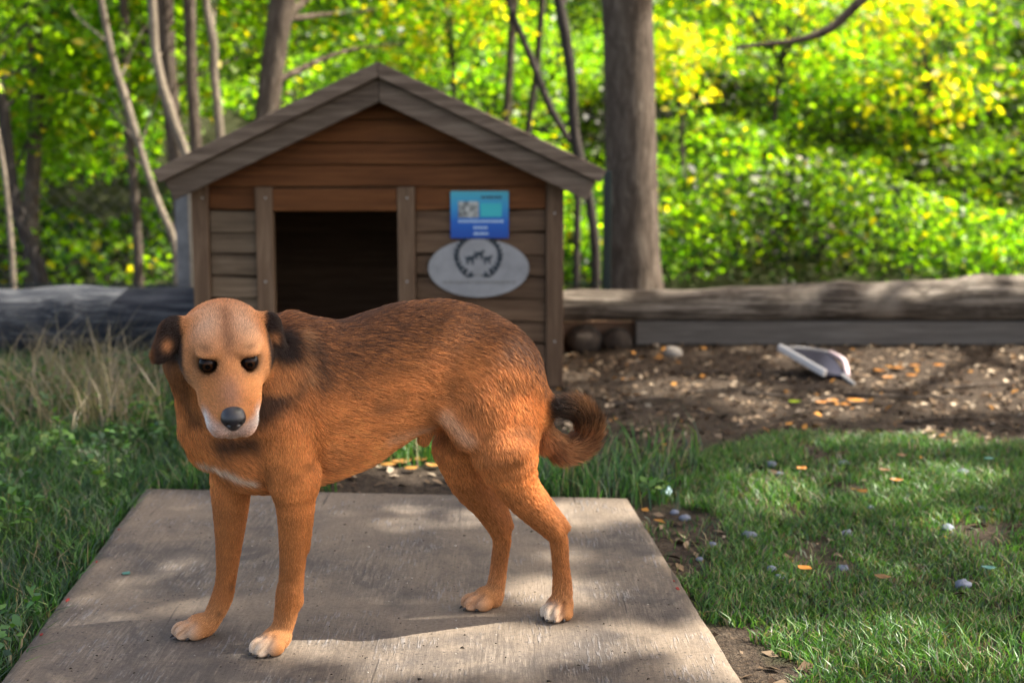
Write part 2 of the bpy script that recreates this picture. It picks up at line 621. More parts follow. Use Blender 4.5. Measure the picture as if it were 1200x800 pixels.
def dashes(name, px0, px1, py0, py1, mat, parent, y, gap=1.0, wmin=1.2, wmax=4.0):
    """a line of print too small to read: separate short strokes"""
    parts = []
    x = px0
    while x < px1 - .8:
        w = min(random.uniform(wmin, wmax), px1 - x)
        q = [at(x, py0, y), at(x + w, py1, y)]
        parts.append(box_vf(q[0][0], q[1][0], y - .0012, y, q[1][2], q[0][2]))
        x += w + gap * random.uniform(.6, 1.3)
    V, F = join(parts)
    o = mobj(name, V, F, mat, parent)
    return o
dashes("lettering", 537, 590, 258.0, 260.6, M_PALE, bs, YS - .0043, .6)
dashes("lettering", 555, 571, 265.5, 268.0, M_PALE, bs, YS - .0043, .6)
dashes("lettering", 555, 572, 272.5, 275.0, M_PALE, bs, YS - .0043, .6)
dashes("lettering", 564, 588, 230, 232.5, M_INK, bs, YS - .0043, .6)

ov = empty("oval_plaque", spx(561, 348), "pale grey oval plaque with laurel wreath emblem below the blue sign", "plaque")
m = Mat("plaque_grey")
m.principled(m.ramp(m.noise(m.coord("Object"), 14, 4), [(.3, (.20, .20, .205)), (.7, (.29, .29, .295))]), .45, .4)
oc, oe = spx(561, 314), spx(620, 348)
ra_, rb_ = oe[0] - oc[0], oc[2] - spx(561, 348)[2]
flat_panel("plate", [(oc[0] + ra_ * math.cos(t), oc[2] + rb_ * math.sin(t)) for t in np.linspace(0, 2 * math.pi, 64, endpoint=False)], YS - .007, YS - .0045, m.m, ov)
PX = oe[0] - spx(619, 348)[0]
YO = YS - .0072
wc = spx(560.5, 303)
def stroke(pts, w, y=YO):
    """flat raised brush stroke in the plane of the plaque; pts in (x,z) with width w at each point"""
    P = np.asarray(pts, float)
    T = np.gradient(P, axis=0); T /= np.linalg.norm(T, axis=1)[:, None] + 1e-12
    N = np.stack([-T[:, 1], T[:, 0]], 1)
    w = np.broadcast_to(np.asarray(w, float), (len(P),))
    A, B = P + N * w[:, None], P - N * w[:, None]
    V = [(a[0], yy, a[1]) for yy in (y - .0012, y) for a in np.concatenate([A, B])]
    n = len(P)
    F = []
    for i in range(n - 1):
        F.append((i, i + 1, n + i + 1, n + i))
        F.append((2 * n + i, 3 * n + i, 3 * n + i + 1, 2 * n + i + 1))
        F.append((i, 2 * n + i, 2 * n + i + 1, i + 1))
        F.append((n + i, n + i + 1, 3 * n + i + 1, 3 * n + i))
    F += [(0, n, 3 * n, 2 * n), (n - 1, 3 * n - 1, 4 * n - 1, 2 * n - 1)]
    return np.array(V), F
for s in (-1, 1):
    parts = []
    ang = np.linspace(math.radians(70), math.radians(-62), 11)
    R1 = 26.0 * PX
    cen = np.stack([wc[0] + s * R1 * np.cos(ang) * .98, wc[2] + R1 * np.sin(ang) * .92], 1)
    parts.append(stroke(cen, np.linspace(.4, 1.1, 11) * PX))
    for k in range(1, 11):                                 # laurel leaves either side of the stem
        for o_ in (-1, 1):
            a0 = ang[k]
            dirv = np.array([s * math.cos(a0 + o_ * .5) * o_ * .55 - s * -math.sin(a0) * .8, math.sin(a0 + o_ * .5) * o_ * .55 + math.cos(a0) * .8])
            dirv /= np.linalg.norm(dirv)
            tt = np.linspace(0, 1, 5)[:, None]
            parts.append(stroke(cen[k] + dirv * tt * (5.4 + .3 * k) * PX, np.array([.3, 1.4, 1.7, 1.2, .15]) * PX, YO - .0002 * (k % 3)))
    V, F = join(parts)
    mobj("laurel_branch", V, F, M_INK, ov)
def logo(cx, cz, k, kind):
    """three small animal outlines inside the wreath"""
    q = lambda pts: [(cx + a * PX * k, cz + b * PX * k) for a, b in pts]
    parts = [stroke(spline(q([(-3.5, .5), (-1, 1.2), (1.5, 1), (3, 2.2)]), 8), np.array([1.2, 1.7, 1.9, 2.0, 1.9, 1.6, 1.2, .7]) * PX * k)]
    parts.append(stroke(spline(q([(2.4, 2), (3.6, 3.8), (4.8, 3.4)]), 6), np.array([1.2, 1.3, 1.2, .9, .7, .4]) * PX * k, YO - .0003))
    for lx in (-3.0, -2.0, 1.6, 2.4):
        parts.append(stroke(spline(q([(lx, .2), (lx - .2, -2), (lx + .1, -4.2)]), 4), np.array([.6, .5, .4, .4]) * PX * k, YO - .0006))
    parts.append(stroke(spline(q([(-3.4, .8), (-4.8, 2.0 + kind), (-4.4, 3.4 + kind)]), 5), np.array([.5, .5, .4, .3, .2]) * PX * k, YO - .0009))
    return join(parts)
for dx, dz, k, kd in ((-9, -1.0, 1.35, 0), (1.5, 4.5, 1.25, 1), (11, -1.0, 1.15, .5)):
    V, F = logo(wc[0] + dx * PX, wc[2] + dz * PX, k, kd)
    mobj("animal_emblem", V, F, M_INK, ov)
m = Mat("faded_print"); m.principled((.20, .195, .185), .6, .2)
dashes("lettering", 545, 577, 321.5, 323.5, m.m, ov, YO, .8)
dashes("lettering", 519, 604, 329.0, 332.0, m.m, ov, YO, .9, 1.5, 4.5)

# ------------------------------------------------------------------ logs
def bark_mat(name, dark, mid, light, stretch=(3, 22, 22), moss=None):
    m = Mat(name)
    p = m.coord("Object", stretch)
    g = m.noise(p, 1.0, 7, .7, .5)
    b = m.noise(m.coord("Object"), 5, 4, .6)
    c = m.ramp(g, [(.30, dark), (.50, mid), (.68, light)])
    c = m.mix(m.ramp(b, [(.48, (0, 0, 0)), (.72, (.5, .5, .5))]), c, light)
    m.principled(c, .9, .2, m.bump(g, .9, .012))
    return m.m
M_LOG = bark_mat("old_log", (.016, .012, .009), (.085, .068, .052), (.36, .31, .25), (3.0, 48, 48))
M_LOGB = bark_mat("slate_log", (.012, .014, .019), (.030, .034, .042), (.13, .135, .14), (3.0, 60, 60))
M_BEAM = timber("sawn_beam", (.070, .062, .054), (.105, .094, .083), (.15, .137, .122), bump=.3)

def log_obj(name, ctrl, mat, label, nseg=28, rough=.13, seed=0, n=60, knots=()):
    P = spline(ctrl, n)
    V, F = tube(P[:, :3], P[:, 3], nseg, rough, seed)
    for kc_, kr, kh in knots:
        d = np.linalg.norm(V - kc_, axis=1)
        ax = P[np.argmin(np.linalg.norm(P[:, :3] - kc_, axis=1)), :3]
        out = (kc_ - ax) / np.linalg.norm(kc_ - ax)
        V = V + out * (kh * np.exp(-(d / kr) ** 2))[:, None]
    root = empty(name, (P[0, 0], P[0, 1], 0), label, "log")
    lo = mobj("trunk", V, F, mat, root, True)
    return root
YL = 6.30
def lg(px, pyt, pyb, Y=YL):
    t, b = at(px, pyt, Y), at(px, pyb, Y)
    return [*((t + b) / 2), (t[2] - b[2]) / 2]
log_obj("weathered_log", [lg(600, 340, 376), lg(700, 339, 376), lg(800, 338, 377), lg(900, 334, 377), lg(1000, 331, 376), lg(1090, 328, 376), lg(1200, 322, 375), lg(1330, 318, 375), lg(1500, 318, 376)],
        M_LOG, "long weathered log lying on the sawn beam to the right of the dog house", seed=3,
        knots=((np.array(at(985, 330, YL - .03)), .07, .022), (np.array(at(1150, 325, YL - .06)), .10, .030), (np.array(at(1085, 336, YL - .09)), .04, -.02)))
log_obj("slate_grey_log", [lg(-160, 338, 420, 6.15), lg(0, 338, 420, 6.15), lg(90, 336, 420, 6.15), lg(180, 336, 418, 6.15), lg(245, 337, 416, 6.15)],
        M_LOGB, "thick blue-grey log with pale split top lying left of the dog house", seed=8, rough=.08,
        knots=((np.array(at(75, 360, 6.0)), .06, .035), (np.array(at(120, 352, 6.0)), .05, .03)))
a, b = at(745, 376, YL - .05), at(1420, 404, YL - .05)
bx0, bx1, bz0, bz1 = a[0], b[0], b[2], a[2]
beam = empty("sawn_beam", (bx0, YL, 0), "long grey sawn beam supporting the weathered log", "beam")
V, F = box_vf(bx0, bx1, YL - .06, YL + .06, bz0, bz1 - .002)
bevel(mobj("timber", V, F, M_BEAM, beam), .006, 2)
# round log ends and stones that carry the log beside the kennel
m = Mat("dark_stone")
n_ = m.noise(m.coord("Object"), 9, 5, .65)
m.principled(m.ramp(n_, [(.3, (.020, .015, .012)), (.6, (.060, .046, .036)), (.8, (.10, .08, .065))]), .9, .2, m.bump(n_, .5, .01))
M_DSTONE = m.m
def stone_vf(c, r, seed, rough=.35, nu=16, nv=10):
    V, F = sphere_vf_((0, 0, 0), r, nu, nv)
    u = V / (np.linalg.norm(V, axis=1)[:, None] + 1e-9)
    k = 1 + rough * 2 * (fbm(u, 1.3, 3, seed) - .5)
    return V * k[:, None] + np.asarray(c), F
def sphere_vf_(c, r, nu, nv):
    th = np.linspace(0.001, math.pi - .001, nv); ph = np.linspace(0, 2 * math.pi, nu, endpoint=False)
    V = np.array([[math.sin(t) * math.cos(q), math.sin(t) * math.sin(q), math.cos(t)] for t in th for q in ph]) * np.asarray(r)
    F = [(i * nu + j, (i + 1) * nu + j, (i + 1) * nu + (j + 1) % nu, i * nu + (j + 1) % nu) for i in range(nv - 1) for j in range(nu)]
    return V + np.asarray(c), F
for i, (px, py, r, lab) in enumerate(((684, 398, .085, "dark round stone under the log end, nearer the dog house"), (722, 399, .075, "dark round stone under the log where the sawn beam starts"), (674, 424, .05, "low dark stone at the foot of the stones under the log"))):
    c = at(px, py, YL - .02)
    V, F = stone_vf(c, (r, r * .9, r * .80), 40 + i, .22)
    mobj("stone", V, F, M_DSTONE, None, True, label=lab, cat="stone")
cc_ = at(716, 424, YL - .05)
parts_ = [box_vf(cc_[0] - .11, cc_[0] + .09, YL - .13, YL + .020, -.03, cc_[2] + .035), box_vf(cc_[0] - .22, cc_[0] + .115, YL + .03, YL + .12, -.03, at(700, 378, YL)[2])]  # second box: dark backing added behind the stones to cover the lit soil
V, F = join(parts_)
o = mobj("timber_block_and_backing", V, F, M_DARK, None, label="dark wooden block on the ground under the stones by the dog house, with an added dark backing behind them", cat="block")
bevel(o, .01, 2)
m = Mat("pale_stone")
n_ = m.noise(m.coord("Object"), 30, 4)
m.principled(m.ramp(n_, [(.3, (.20, .18, .15)), (.7, (.42, .39, .34))]), .9, .2, m.bump(n_, .4, .005))
c = ground(788, 421, .0)
V, F = stone_vf(c + np.array([0, 0, .02]), (.040, .035, .038), 77, .3)
mobj("pale_stone", V, F, m.m, None, True, label="small pale stone on the earth under the end of the sawn beam", cat="stone")

# ------------------------------------------------------------------ wire fence behind the logs
YFN = 7.05
m = Mat("green_steel"); m.principled((.010, .022, .020), .45, .4); M_GST = m.m
m = Mat("wire"); m.principled((.05, .055, .05), .5, .5, Metallic=.4); M_WIRE = m.m
px_ = at(712, 200, YFN)
fence = empty("wire_fence", (px_[0], YFN, 0), "dark green wire mesh fence with slim posts behind the logs", "fence")
for fx in (px_[0], px_[0] - 3.4):
    V, F = box_vf(fx - .020, fx + .020, YFN - .02, YFN + .02, -.1, px_[2])
    bevel(mobj("post", V, F, M_GST, fence), .004, 2)
top = px_[2] - .02
parts = []
xa, xb = px_[0] - 4.6, px_[0]
step = .085
x = xa - top
while x < xb - top:
    for s in (0, 1):
        x0, x1 = (x, x + top) if s == 0 else (x + top, x)
        lo_, hi_ = (0.02, top)
        p0_, p1_ = np.array([x0, YFN + .004 * s, lo_]), np.array([x1, YFN + .004 * s, hi_])
        parts.append(tube([p0_, p1_], [.0013, .0013], 4, cap=False))
    x += step
V, F = join(parts)
mobj("wire_mesh", V, F, M_WIRE, fence, kind="stuff")
for zz in (at(712, 332, YFN)[2],):
    V, F = tube([[xa, YFN - .006, zz], [(xa + xb) / 2, YFN - .006, zz - .01], [xb, YFN - .006, zz]], [.005] * 3, 6)
    mobj("line_wire", V, F, M_GST, fence)
# pale post left of the kennel
c0, c1 = at(207, 240, 6.75), at(226, 330, 6.75)
V, F = box_vf(c0[0], c1[0], 6.71, 6.79, -.05, c0[2] + .06)
m = Mat("pale_concrete"); n_ = m.noise(m.coord("Object"), 12, 4)
m.principled(m.ramp(n_, [(.3, (.13, .13, .13)), (.7, (.24, .24, .235))]), .9, .2)
o = mobj("concrete_post", V, F, m.m, None, label="short pale grey concrete post behind the left eave of the dog house", cat="post")
bevel(o, .006, 2)
# ------------------------------------------------------------------ leaves
def leaf_mesh(P, size, rs, up=.35, aspect=.62, drop=0.0):
    """one folded, pointed leaf of four corners at each point"""
    n = len(P)
    nrm = rs.normal(0, 1, (n, 3)); nrm[:, 2] = np.abs(nrm[:, 2]) + up
    nrm /= np.linalg.norm(nrm, axis=1)[:, None]
    t = rs.normal(0, 1, (n, 3)); t[:, 2] -= drop
    t -= nrm * np.sum(t * nrm, axis=1)[:, None]
    t /= np.linalg.norm(t, axis=1)[:, None] + 1e-9
    b = np.cross(nrm, t)
    s = np.asarray(size)[:, None]
    V = np.stack([P - t * s * .5, P + b * s * aspect * .5 + nrm * s * .07, P + t * s * .5 - nrm * s * .05, P - b * s * aspect * .5 + nrm * s * .07], 1).reshape(-1, 3)
    F = np.arange(n * 4).reshape(n, 4)
    return V, F

def leaf_cols(rs, n, pal, w):
    pal = np.asarray(pal, float)
    i = rs.choice(len(pal), n, p=np.asarray(w) / np.sum(w))
    c = pal[i] * (.75 + .5 * rs.random((n, 1)))
    return np.repeat(c, 4, axis=0)

def leaf_mat(name, tr=(1.7, 1.9, .9), mixf=.5, gloss=.05):
    m = Mat(name)
    a = m.attr()
    tcol = m.mix(1.0, a, (*tr, 1), 'MULTIPLY')
    m.leafy(a, tcol, mixf, gloss)
    return m.m
M_LEAF = leaf_mat("sunlit_leaf", (2.1, 2.3, .8), .58, .025)
M_FAR = leaf_mat("wood_leaf", (1.8, 2.0, .8), .5)
DEEP, MID, BRI, LIME, YEL, OCH = (.018, .048, .008), (.050, .118, .008), (.115, .225, .006), (.185, .290, .006), (.40, .330, .008), (.30, .19, .03)

def bark(name, dark, mid, light):
    m = Mat(name)
    g = m.noise(m.coord("Object", (20, 20, 5)), 1.4, 7, .74, .6)
    b = m.noise(m.coord("Object"), 3, 4, .6)
    c = m.ramp(g, [(.30, dark), (.5, mid), (.72, light)])
    c = m.mix(m.math('MULTIPLY', b, .25), c, mid)
    m.principled(c, .92, .15, m.bump(g, 1.0, .035))
    return m.m
M_BARK = bark("grey_bark", (.034, .025, .018), (.108, .084, .064), (.24, .20, .155))
M_BARKP = bark("pale_bark", (.11, .088, .062), (.24, .20, .15), (.40, .35, .27))
M_BARKD = bark("dark_bark", (.022, .019, .016), (.055, .047, .041), (.10, .088, .078))

def px_tube(ctrl, Y, n=40, nseg=12, rough=.08, seed=0):
    """ctrl rows: px, py, width in px, (depth offset)"""
    rows_ = []
    for r in ctrl:
        y = Y + (r[3] if len(r) > 3 else 0)
        p = at(r[0], r[1], y)
        rows_.append([*p, max(.003, r[2] * y / FPX / 2)])
    S = spline(rows_, n)
    S[:, 3] = np.maximum(S[:, 3], .002)
    return tube(S[:, :3], S[:, 3], nseg, rough, seed), S

def ground_ctrl(px, py, w, Y):
    """row for the foot of a trunk standing at depth Y, directly below the last given point"""
    p = at(px, py, Y)
    zg = float(gz(np.array([p[0]]), np.array([Y]))[0]) - .1
    d = (zg - CAM_H) / Y
    # pixel of that point
    v_ = (-SP * 0 + 0)
    rel = np.array([p[0], Y, zg - CAM_H])
    fz = rel[1] * CP - rel[2] * SP
    uy = rel[1] * SP + rel[2] * CP
    return (600 + FPX * rel[0] / fz, 400 - FPX * uy / fz, w)

def clumps(rs, centers, n, spread):
    c = np.asarray(centers)
    i = rs.integers(0, len(c), n)
    return c[i] + rs.normal(0, 1, (n, 3)) * np.asarray(spread)

TREES = []
def make_tree(name, label, ctrl, Y, barkmat, cents, nleaf, spread, pal, w, size=(.05, .095), group=None, seed=0, rough=.08, twigs=True, leafmat=None):
    rs = np.random.default_rng(100 + seed)
    foot = ground_ctrl(ctrl[-1][0], ctrl[-1][1], ctrl[-1][2] * 1.15, Y)
    (V, F), S = px_tube(list(ctrl) + [foot], Y, 48, 14, rough, seed)
    root = empty(name, (S[-1, 0], S[-1, 1], S[-1, 2]), label, "tree", group)
    mobj("trunk", V, F, barkmat, root, True)
    if nleaf:
        if twigs:
            parts = []
            for c in cents:
                j = np.argmin(np.abs(S[:, 2] - (c[2] - .35)) + 0 * S[:, 0])
                a = S[j, :3]
                mid_ = (a + c) / 2 + rs.normal(0, .06, 3) + np.array([0, 0, .10])
                sp = spline([a, mid_, c], 8)
                parts.append(tube(sp, np.linspace(max(.006, S[j, 3] * .35), .004, 8), 6))
            V, F = join(parts)
            mobj("branches", V, F, barkmat, root, True)
        P = clumps(rs, cents, nleaf, spread)
        s = rs.uniform(*size, nleaf)
        V, F = leaf_mesh(P, s, rs)
        mobj("crown", V, F, leafmat or M_LEAF, root, False, leaf_cols(rs, nleaf, pal, w))
    TREES.append(root)
    return root

def cl(rs, n, pxr, pyr, Yr):
    return [at(rs.uniform(*pxr), rs.uniform(*pyr), rs.uniform(*Yr)) for _ in range(n)]

rs = np.random.default_rng(5)
G1 = "slim trees behind the fence"
make_tree("slim_tree", "pale thin leaning trunk passing behind the left eave of the dog house", [(108, -60, 6), (122, 20, 8), (134, 75, 8), (145, 110, 10), (160, 160, 9), (172, 200, 8), (186, 240, 9), (205, 290, 9)], 8.0, M_BARKP,
          cl(rs, 16, (0, 190), (-160, 140), (8.5, 10.2)), 5200, (.26, .22, .17), [MID, BRI, LIME, YEL], [1, 4, 4, 1], seed=1, group=G1)
make_tree("slim_tree", "pale crooked trunk with a knot crossing the dark trunk left of the roof", [(170, -60, 8), (178, 0, 10), (182, 60, 10), (190, 100, 11), (197, 122, 12), (206, 150, 11), (216, 175, 10), (224, 215, 10)], 7.9, M_BARKP,
          cl(rs, 8, (120, 260), (-140, 80), (8.5, 10.2)), 1500, (.18, .2, .14), [MID, BRI, LIME], [2, 4, 3], seed=2, group=G1)
make_tree("dark_tree", "straight dark trunk just left of the dog house roof", [(190, -60, 22), (194, 60, 22), (203, 150, 20), (212, 240, 22), (215, 320, 24)], 8.25, M_BARK,
          cl(rs, 14, (60, 330), (-200, 60), (9.0, 11)), 3600, (.3, .3, .2), [DEEP, MID, BRI, LIME], [1, 2, 4, 3], seed=3)
make_tree("slim_tree", "plain grey slim trunk rising above the left roof slope", [(218, -60, 14), (222, 0, 14), (224, 80, 13), (229, 160, 14), (231, 240, 15)], 8.15, M_BARK, [], 0, 0, 0, 0, seed=4, group=G1)
make_tree("slim_tree", "slender pale barked trunk above the left roof slope, lit along one edge", [(236, -60, 9), (241, 0, 9), (250, 50, 10), (251, 90, 10), (257, 150, 11), (262, 230, 12)], 8.2, M_BARKP,
          cl(rs, 8, (200, 360), (-160, 20), (8.5, 10.2)), 1400, (.2, .2, .14), [MID, BRI, LIME, YEL], [2, 4, 3, .5], seed=5, group=G1)
make_tree("leaning_tree", "grey trunk leaning away behind the middle of the left roof slope", [(345, -70, 30), (331, 0, 29), (322, 60, 28), (313, 130, 27), (306, 200, 28)], 8.4, M_BARK,
          cl(rs, 18, (290, 560), (-180, 60), (9.2, 11.5)), 4600, (.3, .35, .2), [DEEP, MID, BRI, YEL], [1, 3, 3, 1.2], seed=6)
make_tree("slim_tree", "dark forked trunk at the far left beyond the slate grey log", [(-14, 60, 9), (2, 115, 12), (8, 170, 15), (14, 220, 16), (28, 270, 16), (46, 318, 17)], 8.3, M_BARKD,
          cl(rs, 14, (-80, 110), (-80, 200), (8.7, 10.4)), 3600, (.2, .25, .16), [MID, BRI, LIME, YEL], [1, 4, 4, 1], seed=7, group=G1)
make_tree("slim_tree", "pale spindly stem beside the dark forked trunk", [(-4, 150, 5), (3, 190, 6), (8, 230, 6), (14, 300, 7)], 7.8, M_BARKP, [], 0, 0, 0, 0, seed=8, group=G1)
make_tree("slim_tree", "grey trunk leaning into the big trunk right of the roof ridge", [(650, -60, 13), (655, 0, 13), (664, 50, 13), (670, 100, 12), (674, 160, 12), (690, 230, 11), (698, 300, 11)], 8.4, M_BARKD,
          cl(rs, 8, (560, 700), (-160, 20), (8.6, 10.5)), 1500, (.25, .3, .16), [DEEP, MID, BRI], [2, 3, 2], seed=9, group=G1)
make_tree("slim_tree", "thin stem slanting up to the grey leaning trunk right of the ridge", [(588, -20, 6), (606, 30, 7), (626, 78, 9), (644, 125, 9), (664, 160, 8), (676, 190, 8)], 8.7, M_BARKD, [], 0, 0, 0, 0, seed=10, group=G1)
make_tree("slim_tree", "thin grey stem rising straight from behind the roof ridge", [(606, -60, 9), (602, 0, 10), (598, 70, 10), (594, 130, 10), (590, 190, 11)], 9.6, M_BARK, [], 0, 0, 0, 0, seed=11, group=G1)
make_tree("slim_tree", "thin twisting stem between the ridge and the leaning trunk", [(640, -50, 7), (634, 20, 8), (628, 90, 8), (619, 150, 8), (616, 200, 8)], 10.2, M_BARKD, [], 0, 0, 0, 0, seed=12, group=G1)
make_tree("slim_tree", "dim trunk among the leaves left of the pale thin trunk", [(36, -40, 16), (40, 40, 17), (44, 100, 17), (40, 180, 18), (36, 260, 19)], 8.9, M_BARK,
          cl(rs, 10, (-30, 140), (-100, 160), (10.2, 12)), 2600, (.3, .3, .2), [DEEP, MID, BRI, LIME], [1, 2, 4, 3], seed=13, group=G1)
make_tree("slim_tree", "dim slim trunk crossing the pale thin trunk among the leaves", [(142, -50, 9), (146, 30, 10), (148, 90, 10), (152, 160, 10), (160, 260, 11)], 8.5, M_BARK, [], 0, 0, 0, 0, seed=14, group=G1)

# ------------------------------------------------------------------ crowns that shade the yard; gaps where the sun comes through
LIT = []
def lit(px, py, rx, ry, z=0.0, Y=None, amt=1.0):
    c = ground(px, py, z) if Y is None else at(px, py, Y)
    if Y is None:
        a_, b_ = ground(px + rx, py, z), ground(px, py - ry, z)
        r0, r1 = abs(a_[0] - c[0]), abs(b_[1] - c[1])
    else:
        r0, r1 = rx * Y / FPX * 1.5, ry * Y / FPX * 2.6 + .14
    g = c - TO_SUN * (c[2] / TO_SUN[2])
    LIT.append((g[0], g[1], max(r0 * 1.25, .10), max(r1 * 1.3, .10), amt))
lit(520, 755, 160, 22, BZ_ := .025)
lit(760, 748, 60, 16, .025, amt=.8)
lit(655, 690, 30, 14, .025)
lit(690, 600, 55, 14, .025)
lit(500, 607, 75, 9, .025, amt=.9)
lit(215, 672, 35, 7, .025, amt=.75)
lit(830, 775, 25, 12, .025, amt=.9)
lit(1000, 568, 130, 12, amt=.95)
lit(1010, 765, 190, 30, amt=.95)
lit(880, 590, 50, 8, amt=.8)
lit(1130, 620, 60, 8, amt=.8)
lit(960, 660, 60, 6, amt=.6)
lit(480, 548, 45, 12)
lit(1080, 438, 130, 14)
lit(980, 478, 110, 12)
lit(1090, 520, 100, 10)
lit(800, 455, 80, 9)
lit(700, 440, 40, 6)
lit(1170, 470, 60, 10)
lit(40, 530, 60, 14, amt=.6)
lit(110, 545, 40, 6, amt=.8)
for px, py, rx, ry in ((1165, 326, 60, 14), (985, 332, 60, 8), (1090, 330, 40, 8), (840, 337, 40, 6), (690, 338, 30, 6), (30, 338, 60, 8), (170, 336, 60, 8), (100, 338, 40, 6)):
    lit(px, py, rx, ry, Y=6.3)
lit(630, 165, 60, 30, Y=5.5, amt=.9)
lit(520, 110, 40, 20, Y=5.6, amt=.7)
lit(320, 150, 40, 14, Y=5.6, amt=.5)
for q in (40, 90, 150, 210, 260, 310):
    lit(766, q, 16, 22, Y=7.55)
# soft light on back and croup of the dog
lit(560, 372, 40, 14, Y=2.6, amt=.45)

rs = np.random.default_rng(21)
NC = 64000
gx = rs.uniform(-3.6, 4.0, NC); gy = rs.uniform(-.5, 7.6, NC)
hh_ = rs.uniform(4.6, 8.6, NC)
keepc = fbm(np.stack([gx, gy, hh_ * .6], -1), 1.6, 3, 50) > .34
thr = np.ones(NC)
for cx_, cy_, r0, r1, am in LIT:
    q = ((gx - cx_) / (r0 + .02)) ** 2 + ((gy - cy_) / (r1 + .02)) ** 2
    q = q * (.75 + .6 * fbm(np.stack([gx, gy], -1), 7, 2, 61))
    thr = np.minimum(thr, np.where(q < 1, 1 - am, 1.0))
keepc &= rs.random(NC) < thr
gx, gy, hh_ = gx[keepc], gy[keepc], hh_[keepc]
CPt = np.stack([gx, gy, np.zeros(len(gx))], 1) + TO_SUN * (hh_ / TO_SUN[2])[:, None]
big = at(740, 330, 7.6)
trunkA = np.array([big[0], 7.6])
trunkB = np.array([6.2, 7.0])
own = np.linalg.norm(CPt[:, :2] - trunkA, axis=1) < np.linalg.norm(CPt[:, :2] - trunkB, axis=1) + 1.0

def shade_tree(name, label, S, pts, seed, barkmat, extra=None, nbr=16):
    rs = np.random.default_rng(seed)
    V, F = tube(S[:, :3], S[:, 3], 22, .07, seed)
    root = empty(name, (S[-1, 0], S[-1, 1], S[-1, 2]), label, "tree")
    mobj("trunk", V, F, barkmat, root, True)
    parts = []
    for k in range(nbr):
        c = pts[rs.integers(len(pts))]
        zt = max(3.0, c[2] - rs.uniform(.8, 1.8))
        j = np.argmin(np.abs(S[:, 2] - zt))
        a = S[j, :3]
        sp = spline([a, (a * .5 + c * .5) + np.array([0, 0, .35]) + rs.normal(0, .15, 3), c], 10)
        parts.append(tube(sp, np.linspace(.045, .008, 10), 7))
    V, F = join(parts)
    mobj("branches", V, F, barkmat, root, True)
    if extra is not None:
        mobj("low_branch", extra[0], extra[1], barkmat, root, True)
    n = len(pts)
    V, F = leaf_mesh(pts, rs.uniform(.09, .15, n), rs, .8, .7)
    mobj("crown", V, F, M_FAR, root, False, leaf_cols(rs, n, [DEEP, MID, BRI], [2, 3, 2]))
    return root

rowsA = []
for px, py, w in ((733, -120, 56), (735, 0, 57), (737, 60, 58), (738, 140, 58), (740, 220, 60), (742, 290, 62), (744, 335, 68)):
    p = at(px, py, 7.6); rowsA.append([*p, w * 7.72 / FPX / 2])
zg = float(gz(np.array([big[0]]), np.array([7.6]))[0])
rowsA = [[rowsA[0][0] + .05, 7.5, 8.6, .03], [rowsA[0][0] - .05, 7.5, 5.6, .09], [rowsA[0][0], 7.6, 3.4, .12]] + rowsA + [[rowsA[-1][0] + .01, 7.6, zg - .1, .19]]
SA = spline(rowsA, 70)
shade_tree("big_tree", "thick grey tree trunk standing behind the right eave of the dog house", SA, CPt[own], 31, M_BARK)
SB = spline([[6.3, 6.6, 8.6, .04], [6.2, 6.9, 4.5, .12], [6.2, 7.0, 2.0, .17], [6.2, 7.0, -.1, .22]], 40)
brow = [[*SB[18, :3], .06]]
for px, py, w in ((1130, -110, 16), (1060, -45, 14), (1010, 0, 12), (975, 32, 11), (940, 46, 8), (900, 52, 6), (862, 56, 4)):
    p = at(px, py, 8.0); brow.append([*p, w * 8.05 / FPX / 2])
SBr = spline(brow, 36)
shade_tree("overhanging_tree", "tree whose dark bare branch droops into the leaves right of the thick trunk", SB, CPt[~own], 32, M_BARK, tube(SBr[:, :3], SBr[:, 3], 9, .1, 5))

# ------------------------------------------------------------------ undergrowth on the bank
def bank_leaves(n, xr, yr, hmax, size, pal, w, seed, clump=.55, thr=.0):
    rs = np.random.default_rng(seed)
    x = rs.uniform(*xr, n * 2); y = rs.uniform(*yr, n * 2)
    k = np.abs(x) < .40 * y + 1.2
    x, y = x[k][:n], y[k][:n]
    p = np.stack([x, y], -1)
    c = fbm(p, clump, 3, seed)
    top = hmax * np.clip((c - .30) * 2.4, .05, 1.4)
    h = top * rs.random(len(x)) ** .6
    P = np.stack([x, y, gz(x, y) + h], -1)
    k = c > thr
    P = P[k]
    V, F = leaf_mesh(P, rs.uniform(*size, len(P)), rs, .5)
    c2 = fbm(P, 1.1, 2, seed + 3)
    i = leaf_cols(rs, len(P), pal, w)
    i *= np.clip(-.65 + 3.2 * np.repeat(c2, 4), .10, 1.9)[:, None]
    return V, F, i
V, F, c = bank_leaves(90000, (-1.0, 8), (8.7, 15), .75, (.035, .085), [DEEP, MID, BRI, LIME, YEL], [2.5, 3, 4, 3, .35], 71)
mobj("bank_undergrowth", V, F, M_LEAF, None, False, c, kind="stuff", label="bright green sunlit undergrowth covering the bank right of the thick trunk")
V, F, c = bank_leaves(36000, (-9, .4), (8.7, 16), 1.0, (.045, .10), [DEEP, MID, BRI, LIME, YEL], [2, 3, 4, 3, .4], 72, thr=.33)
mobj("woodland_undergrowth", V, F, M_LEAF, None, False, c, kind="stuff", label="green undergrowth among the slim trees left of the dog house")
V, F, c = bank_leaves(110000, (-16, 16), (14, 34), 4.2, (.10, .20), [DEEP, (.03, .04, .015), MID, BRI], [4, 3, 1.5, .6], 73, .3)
mobj("far_woodland", V, F, M_FAR, None, False, c, kind="stuff", label="dense green woodland rising behind everything")

